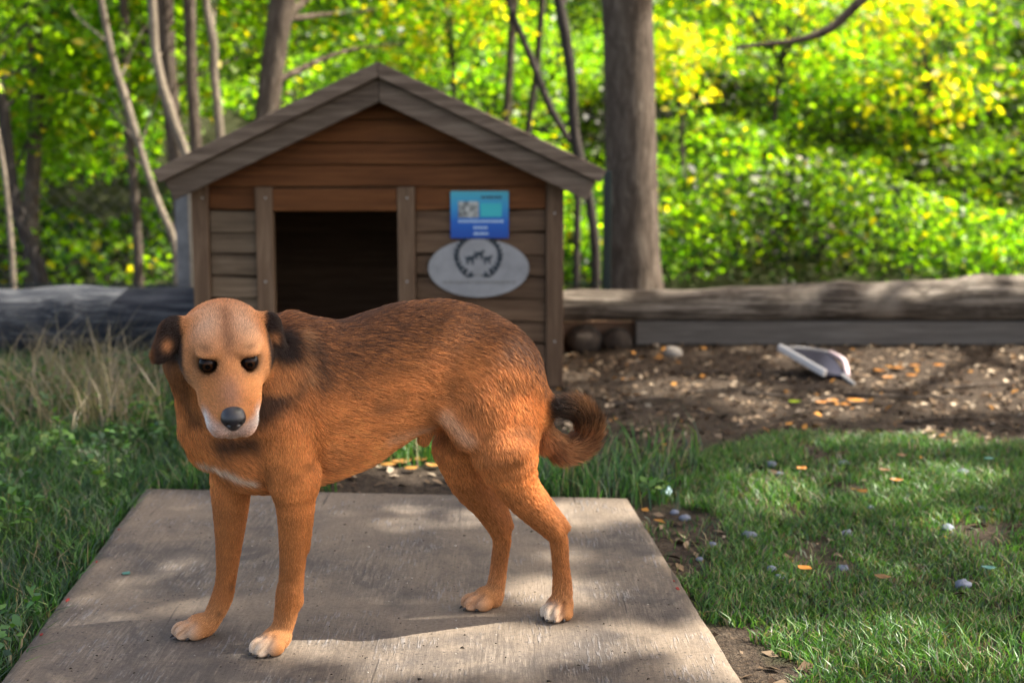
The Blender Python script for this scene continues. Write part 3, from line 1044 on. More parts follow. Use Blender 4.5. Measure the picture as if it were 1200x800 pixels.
# shrubs and saplings with yellowing leaves on the bank
rs = np.random.default_rng(44)
def sapling(label, Y, foot_px, cents, n, spread, pal, w, seed, size=(.05, .09)):
    rs_ = np.random.default_rng(seed)
    x0 = at(foot_px, 300, Y)[0]
    z0 = float(gz(np.array([x0]), np.array([Y]))[0])
    root = empty("sapling", (x0, Y, z0), label, "tree", "saplings on the bank")
    top_ = np.mean(cents, axis=0)
    S_ = spline([[x0, Y, z0 - .05, .022], [(x0 * .6 + top_[0] * .4), Y, z0 * .5 + top_[2] * .5, .016], [*top_, .008]], 16)
    V, F = tube(S_[:, :3], S_[:, 3], 8, .05, seed)
    mobj("trunk", V, F, M_BARKD, root, True)
    parts = []
    for c in cents:
        a = S_[rs_.integers(6, 14), :3]
        parts.append(tube(spline([a, (a + c) / 2 + np.array([0, 0, .06]), c], 6), np.linspace(.008, .003, 6), 5))
    V, F = join(parts)
    mobj("branches", V, F, M_BARKD, root, True)
    P = clumps(rs_, cents, n, spread)
    V, F = leaf_mesh(P, rs_.uniform(*size, n), rs_)
    mobj("crown", V, F, M_LEAF, root, False, leaf_cols(rs_, n, pal, w))
sapling("yellow-leaved sapling glowing on the bank below the bare branch", 11.0, 1085, cl(rs, 16, (1030, 1130), (-20, 130), (10.6, 11.6)), 1300, (.14, .16, .13), [YEL, LIME, BRI], [5, 4, 2], 81)
sapling("sapling with yellow tufts close beside the thick trunk", 10.2, 800, cl(rs, 10, (765, 830), (40, 120), (9.8, 10.6)), 520, (.10, .12, .08), [YEL, LIME, BRI], [5, 4, 2], 82)
sapling("loose green and yellow sapling under the bare branch", 11.4, 900, cl(rs, 16, (840, 990), (-40, 110), (11.0, 12)), 1100, (.18, .2, .13), [YEL, LIME, BRI, MID], [2, 4, 4, 1], 83)
sapling("dull green sapling at the far right of the bank", 11.8, 1160, cl(rs, 20, (1100, 1260), (-40, 260), (11.2, 12.4)), 2200, (.22, .25, .2), [DEEP, MID, BRI], [3, 4, 2], 84)
sapling("yellow-green sapling above the ridge of the dog house", 10.0, 540, cl(rs, 14, (480, 590), (-60, 70), (9.6, 10.6)), 1000, (.16, .2, .12), [YEL, LIME, BRI], [3, 4, 3], 85)
# ------------------------------------------------------------------ plywood sheet
BL, BR = ground(171, 572, .025), ground(735, 584, .025)
e1 = (BR - BL)[:2]; BW = np.linalg.norm(e1); e1 /= BW
_nl, _nr = ground(5, 795, .025), ground(870, 800, .025)
dl, dr = (_nl - BL)[:2], (_nr - BR)[:2]
BLEN = 1.75                                   # runs on past the photographer's feet
nl = BL[:2] + dl * BLEN / abs(dl[1]); nr = BR[:2] + dr * BLEN / abs(dr[1])
root = empty("plywood_sheet", (BL[0], BL[1], 0), "weathered grey-brown plywood sheet lying on the ground under the dog", "board")
def quad(uu, vv, z=.025):
    s_, t_ = (np.asarray(uu) / BW)[..., None], (np.asarray(vv) / BLEN)[..., None]
    q = (1 - s_) * ((1 - t_) * BL[:2] + t_ * nl) + s_ * ((1 - t_) * BR[:2] + t_ * nr) - BL[:2]
    return np.concatenate([q, np.full(q.shape[:-1] + (1,), z)], -1)
nx_, ny_ = 60, 110
u = np.linspace(0, BW, nx_); v = np.linspace(0, BLEN, ny_)
rs = np.random.default_rng(9)
def edge_wob(t, seed): return .006 * (fbm(np.stack([t, t * 0], -1), 9, 3, seed) - .5) - .012 * (vnoise(np.stack([t, t * 0 + 3.0], -1), 22, seed) > .93)
U, W_ = np.meshgrid(u, v, indexing='ij')
L0, L1 = edge_wob(v, 1), -edge_wob(v, 2)
U = L0[None] + (U / BW) * (BW + L1 - L0)[None]
T0 = -edge_wob(u, 3)
W2 = W_ + (1 - W_ / BLEN) * T0[:, None]
warp = .002 * (fbm(np.stack([U, W_], -1), 1.5, 2, 3) - .5)
top_ = quad(U, W2).reshape(-1, 3)
bot_ = top_ - np.array([0, 0, .018])
V = np.concatenate([top_, bot_])
N_ = nx_ * ny_
ii, jj = np.meshgrid(np.arange(nx_ - 1), np.arange(ny_ - 1), indexing='ij')
a = (ii * ny_ + jj).ravel()
Ft = np.stack([a, a + 1, a + ny_ + 1, a + ny_], 1)
Fb = Ft[:, ::-1] + N_
ring = np.concatenate([np.arange(0, ny_), np.arange(1, nx_) * ny_ + ny_ - 1, (nx_ - 1) * ny_ + np.arange(ny_ - 2, -1, -1), np.arange(nx_ - 2, 0, -1) * ny_])
Fs = np.stack([ring, ring + N_, np.roll(ring, -1) + N_, np.roll(ring, -1)], 1)
m = Mat("plywood")
P1 = m.coord("Object")
big_ = m.noise(P1, 2.6, 4, .55, .3)
st = m.noise(m.coord("Object", (150, 11, 5)), 1.0, 7, .78, .3)
st2 = m.noise(m.coord("Object", (150, 16, 5), (0, 0, .12)), 1.0, 3, .6)
blot = m.noise(m.coord("Object", (1.6, 1, 1)), 6.5, 6, .7, 1.2)
c = m.ramp(st, [(.30, (.062, .050, .039)), (.50, (.135, .110, .088)), (.70, (.250, .210, .170))])
c = m.mix(m.ramp(blot, [(.42, (0, 0, 0)), (.58, (.85, .85, .85))]), c, (.078, .066, .058))
c = m.mix(m.ramp(big_, [(.44, (0, 0, 0)), (.60, (.60, .60, .60))]), c, (.245, .19, .135))
scr = m.math('MULTIPLY', m.ramp(st2, [(.52, (0, 0, 0)), (.62, (1, 1, 1))]), m.ramp(m.noise(P1, 7.5, 4, .65), [(.50, (0, 0, 0)), (.60, (1, 1, 1))]))
c = m.mix(m.math('MULTIPLY', scr, .42), c, (.27, .26, .26))
vo = m.n("ShaderNodeTexVoronoi"); vo.inputs["Scale"].default_value = 55
m.l(P1, vo.inputs["Vector"])
dots = m.math('MULTIPLY', m.math('LESS_THAN', vo.outputs["Distance"], .14), m.math('GREATER_THAN', m.noise(P1, 7, 2), .50))
c = m.mix(m.math('MULTIPLY', dots, .8), c, (.030, .026, .024))
gr_ = m.noise(P1, 130, 5, .75)
c = m.mix(m.ramp(gr_, [(.40, (.35, .35, .35)), (.52, (0, 0, 0))]), c, (.045, .037, .031))
cr_ = m.noise(m.coord("Object", (60, 2.2, 5)), 1.0, 4, .6, .2)
c = m.mix(m.ramp(cr_, [(.28, (.8, .8, .8)), (.34, (0, 0, 0))]), c, (.035, .028, .023))
hg = m.math('ADD', m.math('MULTIPLY', st, .6), m.math('MULTIPLY', scr, .5))
m.principled(c, .82, .25, m.bump(hg, .7, .006))
def _to_world(V):
    return quad(V[:, 0], -V[:, 1]) * np.array([1, 1, 0]) + V * np.array([0, 0, 1]) + np.array([BL[0], BL[1], 0])
me = mesh_data("sheet", V, [Ft, Fb, Fs], m.m)
o = bpy.data.objects.new("sheet", me)
link(o, root)
# splashes of red paint on the edges
m = Mat("red_paint"); m.principled((.22, .028, .022), .8, .2)
for (lu, lv, s_) in ((.010, .92, .010), (.008, 1.12, .007), (.012, .66, .006), (.008, .40, .006), (BW - .012, .74, .010), (BW - .010, .69, .005)):
    k = rs.uniform(.7, 1.2, 9)
    t = np.linspace(0, 2 * math.pi, 9, endpoint=False)
    V = [(lu + s_ * kk * .35 * math.cos(q), -lv + s_ * kk * 1.1 * math.sin(q), z) for z in (.0252, .0262) for q, kk in zip(t, k)]
    F = [tuple(range(9))[::-1], tuple(range(9, 18))] + [(i, (i + 1) % 9, 9 + (i + 1) % 9, 9 + i) for i in range(9)]
    V = _to_world(np.array(V)) - np.array([BL[0], BL[1], 0])
    o = bpy.data.objects.new("paint_fleck", mesh_data("paint_fleck", V, F, m.m))
    link(o, root)

# crumbs of earth on the sheet
def bits(P, size, rs, flat=.5):
    n = len(P)
    base = np.array([(1, 0, 0), (-.5, .87, 0), (-.5, -.87, 0), (0, 0, 1)], float)
    V = base[None] * size[:, None, None] * rs.uniform(.5, 1.2, (n, 4, 3))
    V[..., 2] *= flat
    an = rs.uniform(0, 6.28, n)
    ca, sa = np.cos(an)[:, None], np.sin(an)[:, None]
    x, y = V[..., 0] * ca - V[..., 1] * sa, V[..., 0] * sa + V[..., 1] * ca
    V = np.stack([x, y, V[..., 2]], -1) + P[:, None]
    f = np.array([(0, 1, 3), (1, 2, 3), (2, 0, 3), (0, 2, 1)])
    F = (np.arange(n)[:, None, None] * 4 + f).reshape(-1, 3)
    return V.reshape(-1, 3), F
rs = np.random.default_rng(15)
n = 420
lu, lv = rs.uniform(.02, BW - .02, n), rs.uniform(.02, BLEN - .02, n)
P = _to_world(np.stack([lu, -lv, np.full(n, .0255)], 1))
sz = rs.uniform(.0010, .0036, n) * np.where(rs.random(n) < .1, 1.8, 1)
V, F = bits(P, sz, rs)
col = np.repeat(np.where(rs.random((n, 1)) < .75, [[.03, .024, .018]], [[.45, .42, .36]]), 4, axis=0)
m = Mat("crumb"); m.principled(m.attr(), .95, .1)
M_BIT = m.m
mobj("earth_crumbs", V, F, M_BIT, None, False, col, kind="stuff", label="crumbs of dark earth scattered over the plywood sheet")

# ------------------------------------------------------------------ grass
M_GRASS = leaf_mat("grass_blade", (1.3, 1.5, .8), .35, .05)
def blades(P, h, w, rs, lean=.45, curve=.5):
    n = len(P)
    an = rs.uniform(0, 2 * math.pi, n)
    d = np.stack([np.cos(an), np.sin(an), np.zeros(n)], 1)
    a2 = rs.uniform(0, 2 * math.pi, n)
    s = np.stack([np.cos(a2), np.sin(a2), np.zeros(n)], 1)
    ln = (lean * rs.random(n) ** .8)[:, None]
    cv = (curve * rs.random(n))[:, None]
    up = np.array([0, 0, 1.0])
    H = h[:, None]
    m1 = P + (up * .52 + d * ln * .40) * H
    tp = P + (up * (1 - .35 * cv) + d * (ln + cv * .6)) * H
    W = (w / 2)[:, None]
    V = np.stack([P - s * W, P + s * W, m1 + s * W * .85, m1 - s * W * .85, tp], 1).reshape(-1, 3)
    b = np.arange(n)[:, None] * 5
    return V, [b + np.array([[0, 1, 2, 3]]), b + np.array([[3, 2, 4]])]

def in_view(x, y, m_=.75):
    return (np.abs(x) < .372 * y + m_) & (y > 2.0)

def sheet_mask(x, y, pad=.01):
    cen_ = (BL[:2] + BR[:2] + nl + nr) / 4
    return inside([cen_ + (q - cen_) * (1 + pad) for q in (BL[:2], BR[:2], nr, nl)], x, y)

def grass_field(name, n, xr, yr, hr, wr, pal, pw, seed, cover, label, lean=.5, curve=.5):
    rs = np.random.default_rng(seed)
    x = rs.uniform(*xr, n); y = rs.uniform(*yr, n)
    c = cover(x, y)
    k = (rs.random(n) < c) & in_view(x, y) & ~sheet_mask(x, y)
    x, y, c = x[k], y[k], c[k]
    P = np.stack([x, y, gz(x, y) - .003], -1)
    nz_ = fbm(np.stack([x, y], -1), 3.0, 3, seed)
    h = rs.uniform(*hr, len(x)) * (.55 + .9 * nz_)
    V, F = blades(P, h, rs.uniform(*wr, len(x)), rs, lean, curve)
    pal = np.asarray(pal)
    i = rs.choice(len(pal), len(x), p=np.asarray(pw) / np.sum(pw))
    col = pal[i] * (.7 + .6 * rs.random((len(x), 1))) * (.75 + .5 * nz_)[:, None]
    mobj(name, V, F, M_GRASS, None, False, np.repeat(col, 5, axis=0), kind="stuff", label=label)
GA, GB, GC, GD, STR = (.022, .062, .020), (.055, .150, .025), (.100, .215, .030), (.16, .24, .045), (.24, .19, .10)
grass_field("turf_grass", 330000, (.2, 3.2), (2.1, 4.75), (.014, .038), (.0022, .0042), [GA, GB, GC, GD, STR, (.10, .075, .045)], [2.5, 4, 3.5, 1, 1.2, 1.2], 201, lambda x, y: turf_mask(x, y) * grass_cover(x, y), "short green turf right of the plywood sheet", .8, .8)
grass_field("edge_grass", 60000, (-.9, 1.0), (3.5, 4.9), (.05, .13), (.0026, .0050), [GA, GB, GC, STR], [5, 4, 1.2, .8], 202, lambda x, y: (~turf_mask(x, y)) * np.clip(grass_cover(x, y) * .55 * np.where(x > .12, .35, 1), 0, 1), "longer green grass along the back edge of the plywood sheet", .6, .6)
grass_field("weedy_grass", 150000, (-3.2, -.5), (2.2, 6.1), (.03, .09), (.0024, .0046), [GA, GB, GC, STR], [6, 3, .8, .6], 203, lambda x, y: grass_cover(x, y) * sstep(-.50, -.62, x) * .8, "weedy green grass left of the plywood sheet", .8, .8)
# stray turf blades running up to the sheet on the right
grass_field("stray_grass", 26000, (.3, 1.2), (2.1, 4.2), (.018, .04), (.002, .004), [GA, GB, STR], [3, 3, 1.5], 204, lambda x, y: (~turf_mask(x, y)) * .22 * (fbm(np.stack([x, y], -1), 5, 2, 7) > .5), "sparse grass in the bare earth between sheet and turf", .8, .8)

# broad-leaved weeds on the left
rs = np.random.default_rng(230)
n = 22000
x = rs.uniform(-3.2, -.62, n); y = rs.uniform(2.3, 5.6, n)
wcov = fbm(np.stack([x, y], -1), 2.6, 3, 90)
k = (wcov > .45) & in_view(x, y) & ~sheet_mask(x, y, .03)
x, y, wcov = x[k], y[k], wcov[k]
P = np.stack([x, y, gz(x, y) + rs.uniform(.012, .085, len(x)) * (.4 + 1.2 * wcov)], -1)
V, F = leaf_mesh(P, rs.uniform(.016, .036, len(x)), rs, 1.2, .6)
mobj("broad_weeds", V, F, M_GRASS, None, False, leaf_cols(rs, len(x), [GA, GB, GC, (.06, .15, .05)], [3, 4, 2, 1]), kind="stuff", label="low broad-leaved weeds in the grass left of the plywood sheet")

# a few clearly separate leafy weeds
def weed(px, py, label, seed, nst=6, h=.12, ls=.032):
    rs_ = np.random.default_rng(seed)
    g = ground(px, py); g[2] = float(gz(np.array([g[0]]), np.array([g[1]]))[0])
    rt = empty("weed", g, label, "plant", "leafy weeds left of the sheet")
    parts, LP, LS = [], [], []
    for i in range(nst):
        d = rs_.normal(0, .5, 2)
        tip = g + np.array([d[0] * h * .7, d[1] * h * .7, h * rs_.uniform(.6, 1.1)])
        sp = spline([g, (g + tip) / 2 + np.array([0, 0, h * .15]), tip], 6)
        parts.append(tube(sp, np.linspace(.0022, .001, 6), 5))
        for t in (2, 3, 4, 5, 5):
            LP.append(sp[t] + rs_.normal(0, .008, 3)); LS.append(ls * rs_.uniform(.7, 1.2))
    V, F = join(parts)
    m_ = M_STEM
    mobj("stem", V, F, m_, rt)
    V, F = leaf_mesh(np.array(LP), np.array(LS), rs_, 1.0, .6)
    mobj("leaves", V, F, M_GRASS, rt, False, leaf_cols(rs_, len(LP), [GB, GC, GD], [2, 4, 2]))
m = Mat("green_stem"); m.principled((.06, .10, .03), .8, .2); M_STEM = m.m
for i, (px, py, lb) in enumerate(((130, 590, "leafy green weed close to the left corner of the plywood sheet"), (60, 545, "leafy green weed at the foot of the dry grass"), (20, 640, "leafy green weed among darker grass beside the sheet's long edge"),
                                  (175, 515, "pale green leafy weed behind the left corner of the sheet"), (768, 590, "low leafy weed in the bare earth beside the sheet's right corner"), (15, 570, "broad pale leaved weed below the dry grass"))):
    weed(px, py, lb, 300 + i, 7, .13 if i != 4 else .07)

# dry tall grass
rs = np.random.default_rng(240)
n = 800
cx_ = rs.choice([20, 60, 105, 120, 150, 175, -20], n, p=[.15, .2, .2, .2, .12, .08, .05]) + rs.normal(0, 16, n)
py = rs.uniform(446, 520, n)
G = np.array([ground(a_, b_) for a_, b_ in zip(cx_, py)])
G[:, 2] = gz(G[:, 0], G[:, 1]) - .004
V, F = blades(G, rs.uniform(.10, .34, n) * (.7 + .5 * rs.random(n)), rs.uniform(.0025, .0065, n), rs, .8, .8)
col = np.repeat(np.array([.23, .185, .12]) * (.5 + .8 * rs.random((n, 1))), 5, axis=0)
mobj("dry_grass", V, F, M_GRASS, None, False, col, kind="stuff", label="tall dry straw-coloured grass in front of the slate grey log")

# ------------------------------------------------------------------ litter on the bare earth
rs = np.random.default_rng(260)
n = 19000
x = rs.uniform(-1.2, 3.6, n); y = rs.uniform(2.2, 7.0, n)
k = in_view(x, y) & ~sheet_mask(x, y) & ((grass_cover(x, y) < .3) | (rs.random(n) < .10)) & ~((np.abs(x - kc) < .72) & (y > YH - .05) & (y < YH + DEPTH))
k &= rs.random(n) < np.where(y > 4.3, .9, .45)
x, y = x[k], y[k]
P = np.stack([x, y, gz(x, y) + rs.uniform(.001, .012, len(x))], -1)
V, F = leaf_mesh(P, rs.uniform(.012, .045, len(x)), rs, 2.2, .55)
pal = [(.045, .030, .020), (.10, .068, .042), (.20, .145, .095), (.34, .27, .19), (.36, .17, .04)]
mobj("leaf_litter", V, F, M_BIT, None, False, leaf_cols(rs, len(x), pal, [4, 3.5, 2.8, 1.6, .6]), kind="stuff", label="brown leaf litter and wood chips over the bare earth")

def lone_leaf(px, py, size, col, label, seed, up=.014, cat="leaf", group=None, z=None):
    rs_ = np.random.default_rng(seed)
    g = ground(px, py, z or 0.0)
    g[2] = (float(gz(np.array([g[0]]), np.array([g[1]]))[0]) + up) if z is None else z + .001
    n_ = 7
    t = np.linspace(-1, 1, n_)
    wv = np.array([.03, .55, .9, 1, .8, .45, .02]) * .42
    curl = rs_.uniform(.15, .45)
    L_ = np.stack([t * .5, wv, curl * (np.abs(wv) * .5) + .08 * t * t], 1)
    M_ = np.stack([t * .5, 0 * t, .08 * t * t], 1)
    R_ = L_ * np.array([1, -1, 1])
    V = np.concatenate([L_, M_, R_]) * size
    V2 = V - np.array([0, 0, .0012])
    an = rs_.uniform(0, 6.28); ca, sa = math.cos(an), math.sin(an)
    R = np.array([[ca, sa, 0], [-sa, ca, 0], [0, 0, 1]])
    W = np.concatenate([V, V2]) @ R
    F = []
    for a_ in (0, n_):
        for i in range(n_ - 1):
            F.append((a_ + i, a_ + n_ + i, a_ + n_ + i + 1, a_ + i + 1))
            b = 3 * n_
            F.append((b + a_ + i, b + a_ + i + 1, b + a_ + n_ + i + 1, b + a_ + n_ + i))
    for s_, e_ in ((0, n_), (2 * n_, 3 * n_)):
        for i in range(s_, e_ - 1):
            F.append((i, i + 1, 3 * n_ + i + 1, 3 * n_ + i))
    c = np.tile(np.array(col) * rs_.uniform(.8, 1.15), (len(W), 1))
    me = mesh_data("fallen_leaf", W, F, M_LEAFD, True, c)
    o = bpy.data.objects.new("fallen_leaf", me)
    link(o); o.location = g
    tag(o, label, cat, group)
M_LEAFD = leaf_mat("fallen_leaf", (1.0, .9, .6), .25, .06)
ORG_, TAN_ = (.46, .19, .03), (.30, .165, .07)
GL = "orange fallen leaves on the turf"
for i, (px, py) in enumerate(((939, 560), (1036, 568), (943, 677), (1034, 687), (1050, 577), (1056, 552), (1010, 590))):
    lone_leaf(px, py, .036, TAN_ if i % 2 else ORG_, "small curled orange-brown leaf lying on the green turf", 400 + i, .026, group=GL)
for i, (px, py, s_) in enumerate(((1003, 477, .07), (990, 480, .05), (975, 476, .05), (962, 478, .045), (1030, 440, .06), (1052, 437, .07), (1072, 434, .06), (1100, 432, .05), (1040, 446, .05), (1068, 444, .05))):
    lone_leaf(px, py, s_, ORG_, "orange fallen leaf on the bare earth near the tilted tray", 420 + i, .012, group="orange fallen leaves on the bare earth")
for i, (px, py, s_) in enumerate(((455, 552, .05), (470, 548, .06), (492, 545, .05), (508, 552, .05), (482, 556, .045))):
    lone_leaf(px, py, s_, (.50, .24, .05), "orange fallen leaf seen under the dog's belly", 440 + i, .012, group="orange fallen leaves beyond the sheet")
lone_leaf(931, 478, .05, (.30, .42, .01), "bright lime green leaf lying on the bare earth", 450, .014)
lone_leaf(148, 672, .022, (.10, .26, .20), "small teal green leaf on the plywood sheet", 451, z=.0255)
lone_leaf(1158, 557, .03, (.14, .34, .28), "pale teal leaf in the turf beside a flat pebble", 452, .03)
lone_leaf(1158, 676, .03, (.14, .34, .28), "pale teal leaf in the turf beside the larger flat pebble", 453, .03)
lone_leaf(782, 692, .03, TAN_, "tan leaf curled against the right edge of the sheet", 454, .012)
lone_leaf(740, 690 - 20, .02, TAN_, "tiny tan leaf on the sheet", 455, z=.0255) if False else None

# pebbles
m = Mat("pebble")
n_ = m.noise(m.coord("Object"), 40, 4)
m.principled(m.ramp(n_, [(.3, (.10, .115, .15)), (.7, (.22, .24, .30))]), .8, .3, m.bump(n_, .3, .003))
M_PEB = m.m
GP = "blue-grey pebbles in the turf"
for i, (px, py, s_) in enumerate(((904, 552, .017), (914, 559, .013), (989, 549, .019), (1129, 566, .026), (1020, 603, .018), (994, 626, .019), (904, 669, .014), (914, 676, .012), (989, 666, .017), (1129, 686, .022), (1110, 622, .018), (1150, 604, .02), (877, 629, .020))):
    g = ground(px, py); g[2] = float(gz(np.array([g[0]]), np.array([g[1]]))[0]) + .012
    V, F = stone_vf((0, 0, 0), (s_ * .85, s_ * .7, s_ * .5), 500 + i, .55, 14, 9)
    g[2] -= .003 + .004 * (i % 3)
    o = bpy.data.objects.new("pebble", mesh_data("pebble", V, F, M_PEB, True)); link(o); o.location = g
    tag(o, "flat blue-grey pebble lying in the green turf", "pebble", GP)
for i, (px, py, s_) in enumerate(((803, 607, .016), (790, 600, .012), (835, 638, .012), (762, 640, .010), (820, 655, .009))):
    g = ground(px, py); g[2] = float(gz(np.array([g[0]]), np.array([g[1]]))[0]) + .004
    V, F = stone_vf((0, 0, 0), (s_, s_ * .8, s_ * .6), 530 + i, .3, 12, 8)
    o = bpy.data.objects.new("pebble", mesh_data("pebble", V, F, M_PEB, True)); link(o); o.location = g
    tag(o, "small grey pebble on the bare earth between sheet and turf", "pebble", "pebbles on the bare earth")
# scrap of pale plastic
g = ground(779, 584)
t = np.linspace(0, 2 * math.pi, 8, endpoint=False)
rs = np.random.default_rng(61)
V = [(g[0] + .020 * math.cos(q) * k, g[1] + .016 * math.sin(q) * k, .02 + .012 * math.sin(q * 2) + z) for z in (0, .0015) for q, k in zip(t, (1, .8, 1.1, .7, 1, .9, 1.1, .8))]
F = [tuple(range(8))[::-1], tuple(range(8, 16))] + [(i, (i + 1) % 8, 8 + (i + 1) % 8, 8 + i) for i in range(8)]
m = Mat("pale_scrap"); m.principled((.42, .60, .60), .5, .4)
mobj("plastic_scrap", V, F, m.m, None, label="crumpled pale bluish scrap by the right back corner of the sheet", cat="scrap")
# twigs
TW = ["grey twig on the earth between the small pale stone and the tray", "long grey twig on the earth right of the orange leaves", "short grey twig just before the tilted tray", "short twig on the earth where the grass behind the sheet ends", "thin twig along the back edge of the turf", "short twig close under the sawn beam near the pale stone", "grey twig on the earth far right below the beam"]
rs = np.random.default_rng(66)
for i, (px, py, L_) in enumerate(((850, 462, .30), (1060, 468, .42), (905, 468, .22), (760, 476, .25), (1110, 498, .30), (830, 440, .2), (1150, 455, .35))):
    g = ground(px, py); an = rs.normal(0, .35)
    d = np.array([math.cos(an), math.sin(an), 0])
    pts = [g - d * L_ / 2, g + np.array([0, rs.normal(0, .02), .006]), g + d * L_ / 2]
    pts = np.array(pts); pts[:, 2] = gz(pts[:, 0], pts[:, 1]) + np.array([.006, .014, .008])
    V, F = tube(spline(pts, 10), np.linspace(.008, .004, 10), 6, .15, i)
    mobj("twig", V, F, M_BARK, None, True, label=TW[i], cat="twig", group="twigs on the bare earth")

# ------------------------------------------------------------------ tilted tray on the earth
A, B, C_, D_ = at(913, 407, 5.72), at(967, 438, 5.44), at(993, 444, 5.50), at(973, 413, 5.78)
for q in (B, C_):
    q[2] = max(q[2], .02)
tray = empty("tilted_tray", (B[0], B[1], 0), "tilted dark plastic tray with white rim lying on the bare earth", "tray")
m = Mat("tray_inside"); m.principled((.014, .015, .028), .7, .15)
nrm_ = np.cross(B - A, D_ - A); nrm_ /= np.linalg.norm(nrm_)
V = [A, B, C_, D_] + [q - nrm_ * .008 for q in (A, B, C_, D_)]
F = [(0, 1, 2, 3), (7, 6, 5, 4), (0, 4, 5, 1), (1, 5, 6, 2), (2, 6, 7, 3), (3, 7, 4, 0)]
mobj("panel", V, F, m.m, tray)
m = Mat("tray_rim"); m.principled((.62, .60, .57), .5, .4)
M_RIM = m.m
m = Mat("pink_rim"); m.principled((.60, .46, .46), .5, .4)
def bar(p, q, w, h):
    ax = unit_(q - p); s_ = np.cross(ax, nrm_)
    V = [b + s_ * i * w + nrm_ * j * h for b in (p, q) for i, j in ((-1, -1), (1, -1), (1, 1), (-1, 1))]
    F = [(3, 2, 1, 0), (4, 5, 6, 7)] + [(k, (k + 1) % 4, 4 + (k + 1) % 4, 4 + k) for k in range(4)]
    return np.array(V), F
def unit_(v): return v / np.linalg.norm(v)
up_ = nrm_ if nrm_[2] > 0 else -nrm_
V, F = bar(A + up_ * .002, B + up_ * .002, .010, .014)
bevel(mobj("rim", V, F, M_RIM, tray), .005, 2)
mid_ = (D_ + C_) / 2 + unit_(np.cross(C_ - D_, nrm_)) * 0 + np.array([.02, 0, .012])
V, F = tube(spline([D_, mid_, C_], 8), [.011] * 8, 8)
mobj("rim", V, F, m.m, tray, True)
V, F = tube(spline([A, (A + D_) / 2 + np.array([0, .01, .006]), D_], 6), [.007] * 6, 8)
m = Mat("grey_rim"); m.principled((.22, .22, .22), .6, .3)
mobj("rim", V, F, m.m, tray, True)
V, F = tube([C_ + np.array([-.02, .0, .0]), at(1000, 460, 5.36) * np.array([1, 1, 0]) + np.array([0, 0, .012])], [.010, .007], 8)
mobj("foot", V, F, m.m, tray, True)
# ------------------------------------------------------------------ the dog
BZ = 0.025                                   # top of the plywood sheet
gNF, gFF = ground(322, 762, BZ), ground(235, 744, BZ)
gNH, gFH = ground(655, 722, BZ), ground(570, 711, BZ)
_fm, _rm = (gNF + gFF) / 2, (gNH + gFH) / 2
DF = _fm - _rm; DF[2] = 0; DF /= np.linalg.norm(DF)
DL = np.array([-DF[1], DF[0], 0.0])
DU = np.array([0, 0, 1.0])
DO = (_fm + _rm) / 2

def mp(px, py, l=0.0):
    """point on the sight line whose sideways offset from the dog's middle plane is l"""
    d = ray(px, py)
    c = np.array([0, 0, CAM_H])
    return c + d * ((l - (c - DO) @ DL) / (d @ DL))

def unit(v):
    v = np.asarray(v, float)
    return v / np.linalg.norm(v)

# head frame: m forward along the muzzle, s to the dog's left, n up
HC = at(264, 399, 2.40)
_tc = np.array([0, 0, CAM_H]) - HC; _tc[2] = 0; _tc = unit(_tc)
_ya = math.radians(3.5)
_tc2 = np.array([_tc[0] * math.cos(_ya) - _tc[1] * math.sin(_ya), _tc[0] * math.sin(_ya) + _tc[1] * math.cos(_ya), 0])
_hp = math.radians(27)
HM = unit(_tc2 * math.cos(_hp) - DU * math.sin(_hp))
HS = unit(np.cross(DU, HM))
_yaw = math.radians(2)
HN = np.cross(HM, HS)
_roll = math.radians(.8)
HS, HN = HS * math.cos(_roll) + HN * math.sin(_roll), HN * math.cos(_roll) - HS * math.sin(_roll)
HR = np.stack([HM, HS, HN])

def hp(f, s, n):
    return HC + f * HM + s * HS + n * HN

PR = []      # primitives: dict(fn, lo, hi, k, flow, hair, sub)

def add_ell(c, R, r, k=0.02, flow=None, hair=0.012, sub=False):
    c = np.asarray(c, float); R = np.asarray(R, float); r = np.asarray(r, float)
    def fn(P):
        q = (P - c) @ R.T
        k0 = np.linalg.norm(q / r, axis=-1) + 1e-9
        k1 = np.linalg.norm(q / (r * r), axis=-1) + 1e-9
        return k0 * (k0 - 1) / k1
    m = r.max()
    PR.append(dict(fn=fn, lo=c - m, hi=c + m, k=k, flow=flow, hair=hair, sub=sub))

def add_cone(a, b, ra, rb, k=0.02, flow=None, hair=0.012, sub=False, flat=None):
    a = np.asarray(a, float); b = np.asarray(b, float)
    if flat is not None:
        fd, fk = unit(flat[0]), 1.0 / flat[1] - 1.0
    def fn(P):
        A, B, Q = a, b, P
        if flat is not None:
            Q = P + ((P - a) @ fd)[..., None] * fd * fk
            B = b + ((b - a) @ fd) * fd * fk
        ab = B - A
        t = np.clip(((Q - A) @ ab) / (ab @ ab), 0, 1)
        return np.linalg.norm(Q - A - t[..., None] * ab, axis=-1) - (ra + (rb - ra) * t)
    m = max(ra, rb)
    if flow is None:
        flow = unit(b - a)
    PR.append(dict(fn=fn, lo=np.minimum(a, b) - m, hi=np.maximum(a, b) + m, k=k, flow=flow, hair=hair, sub=sub))

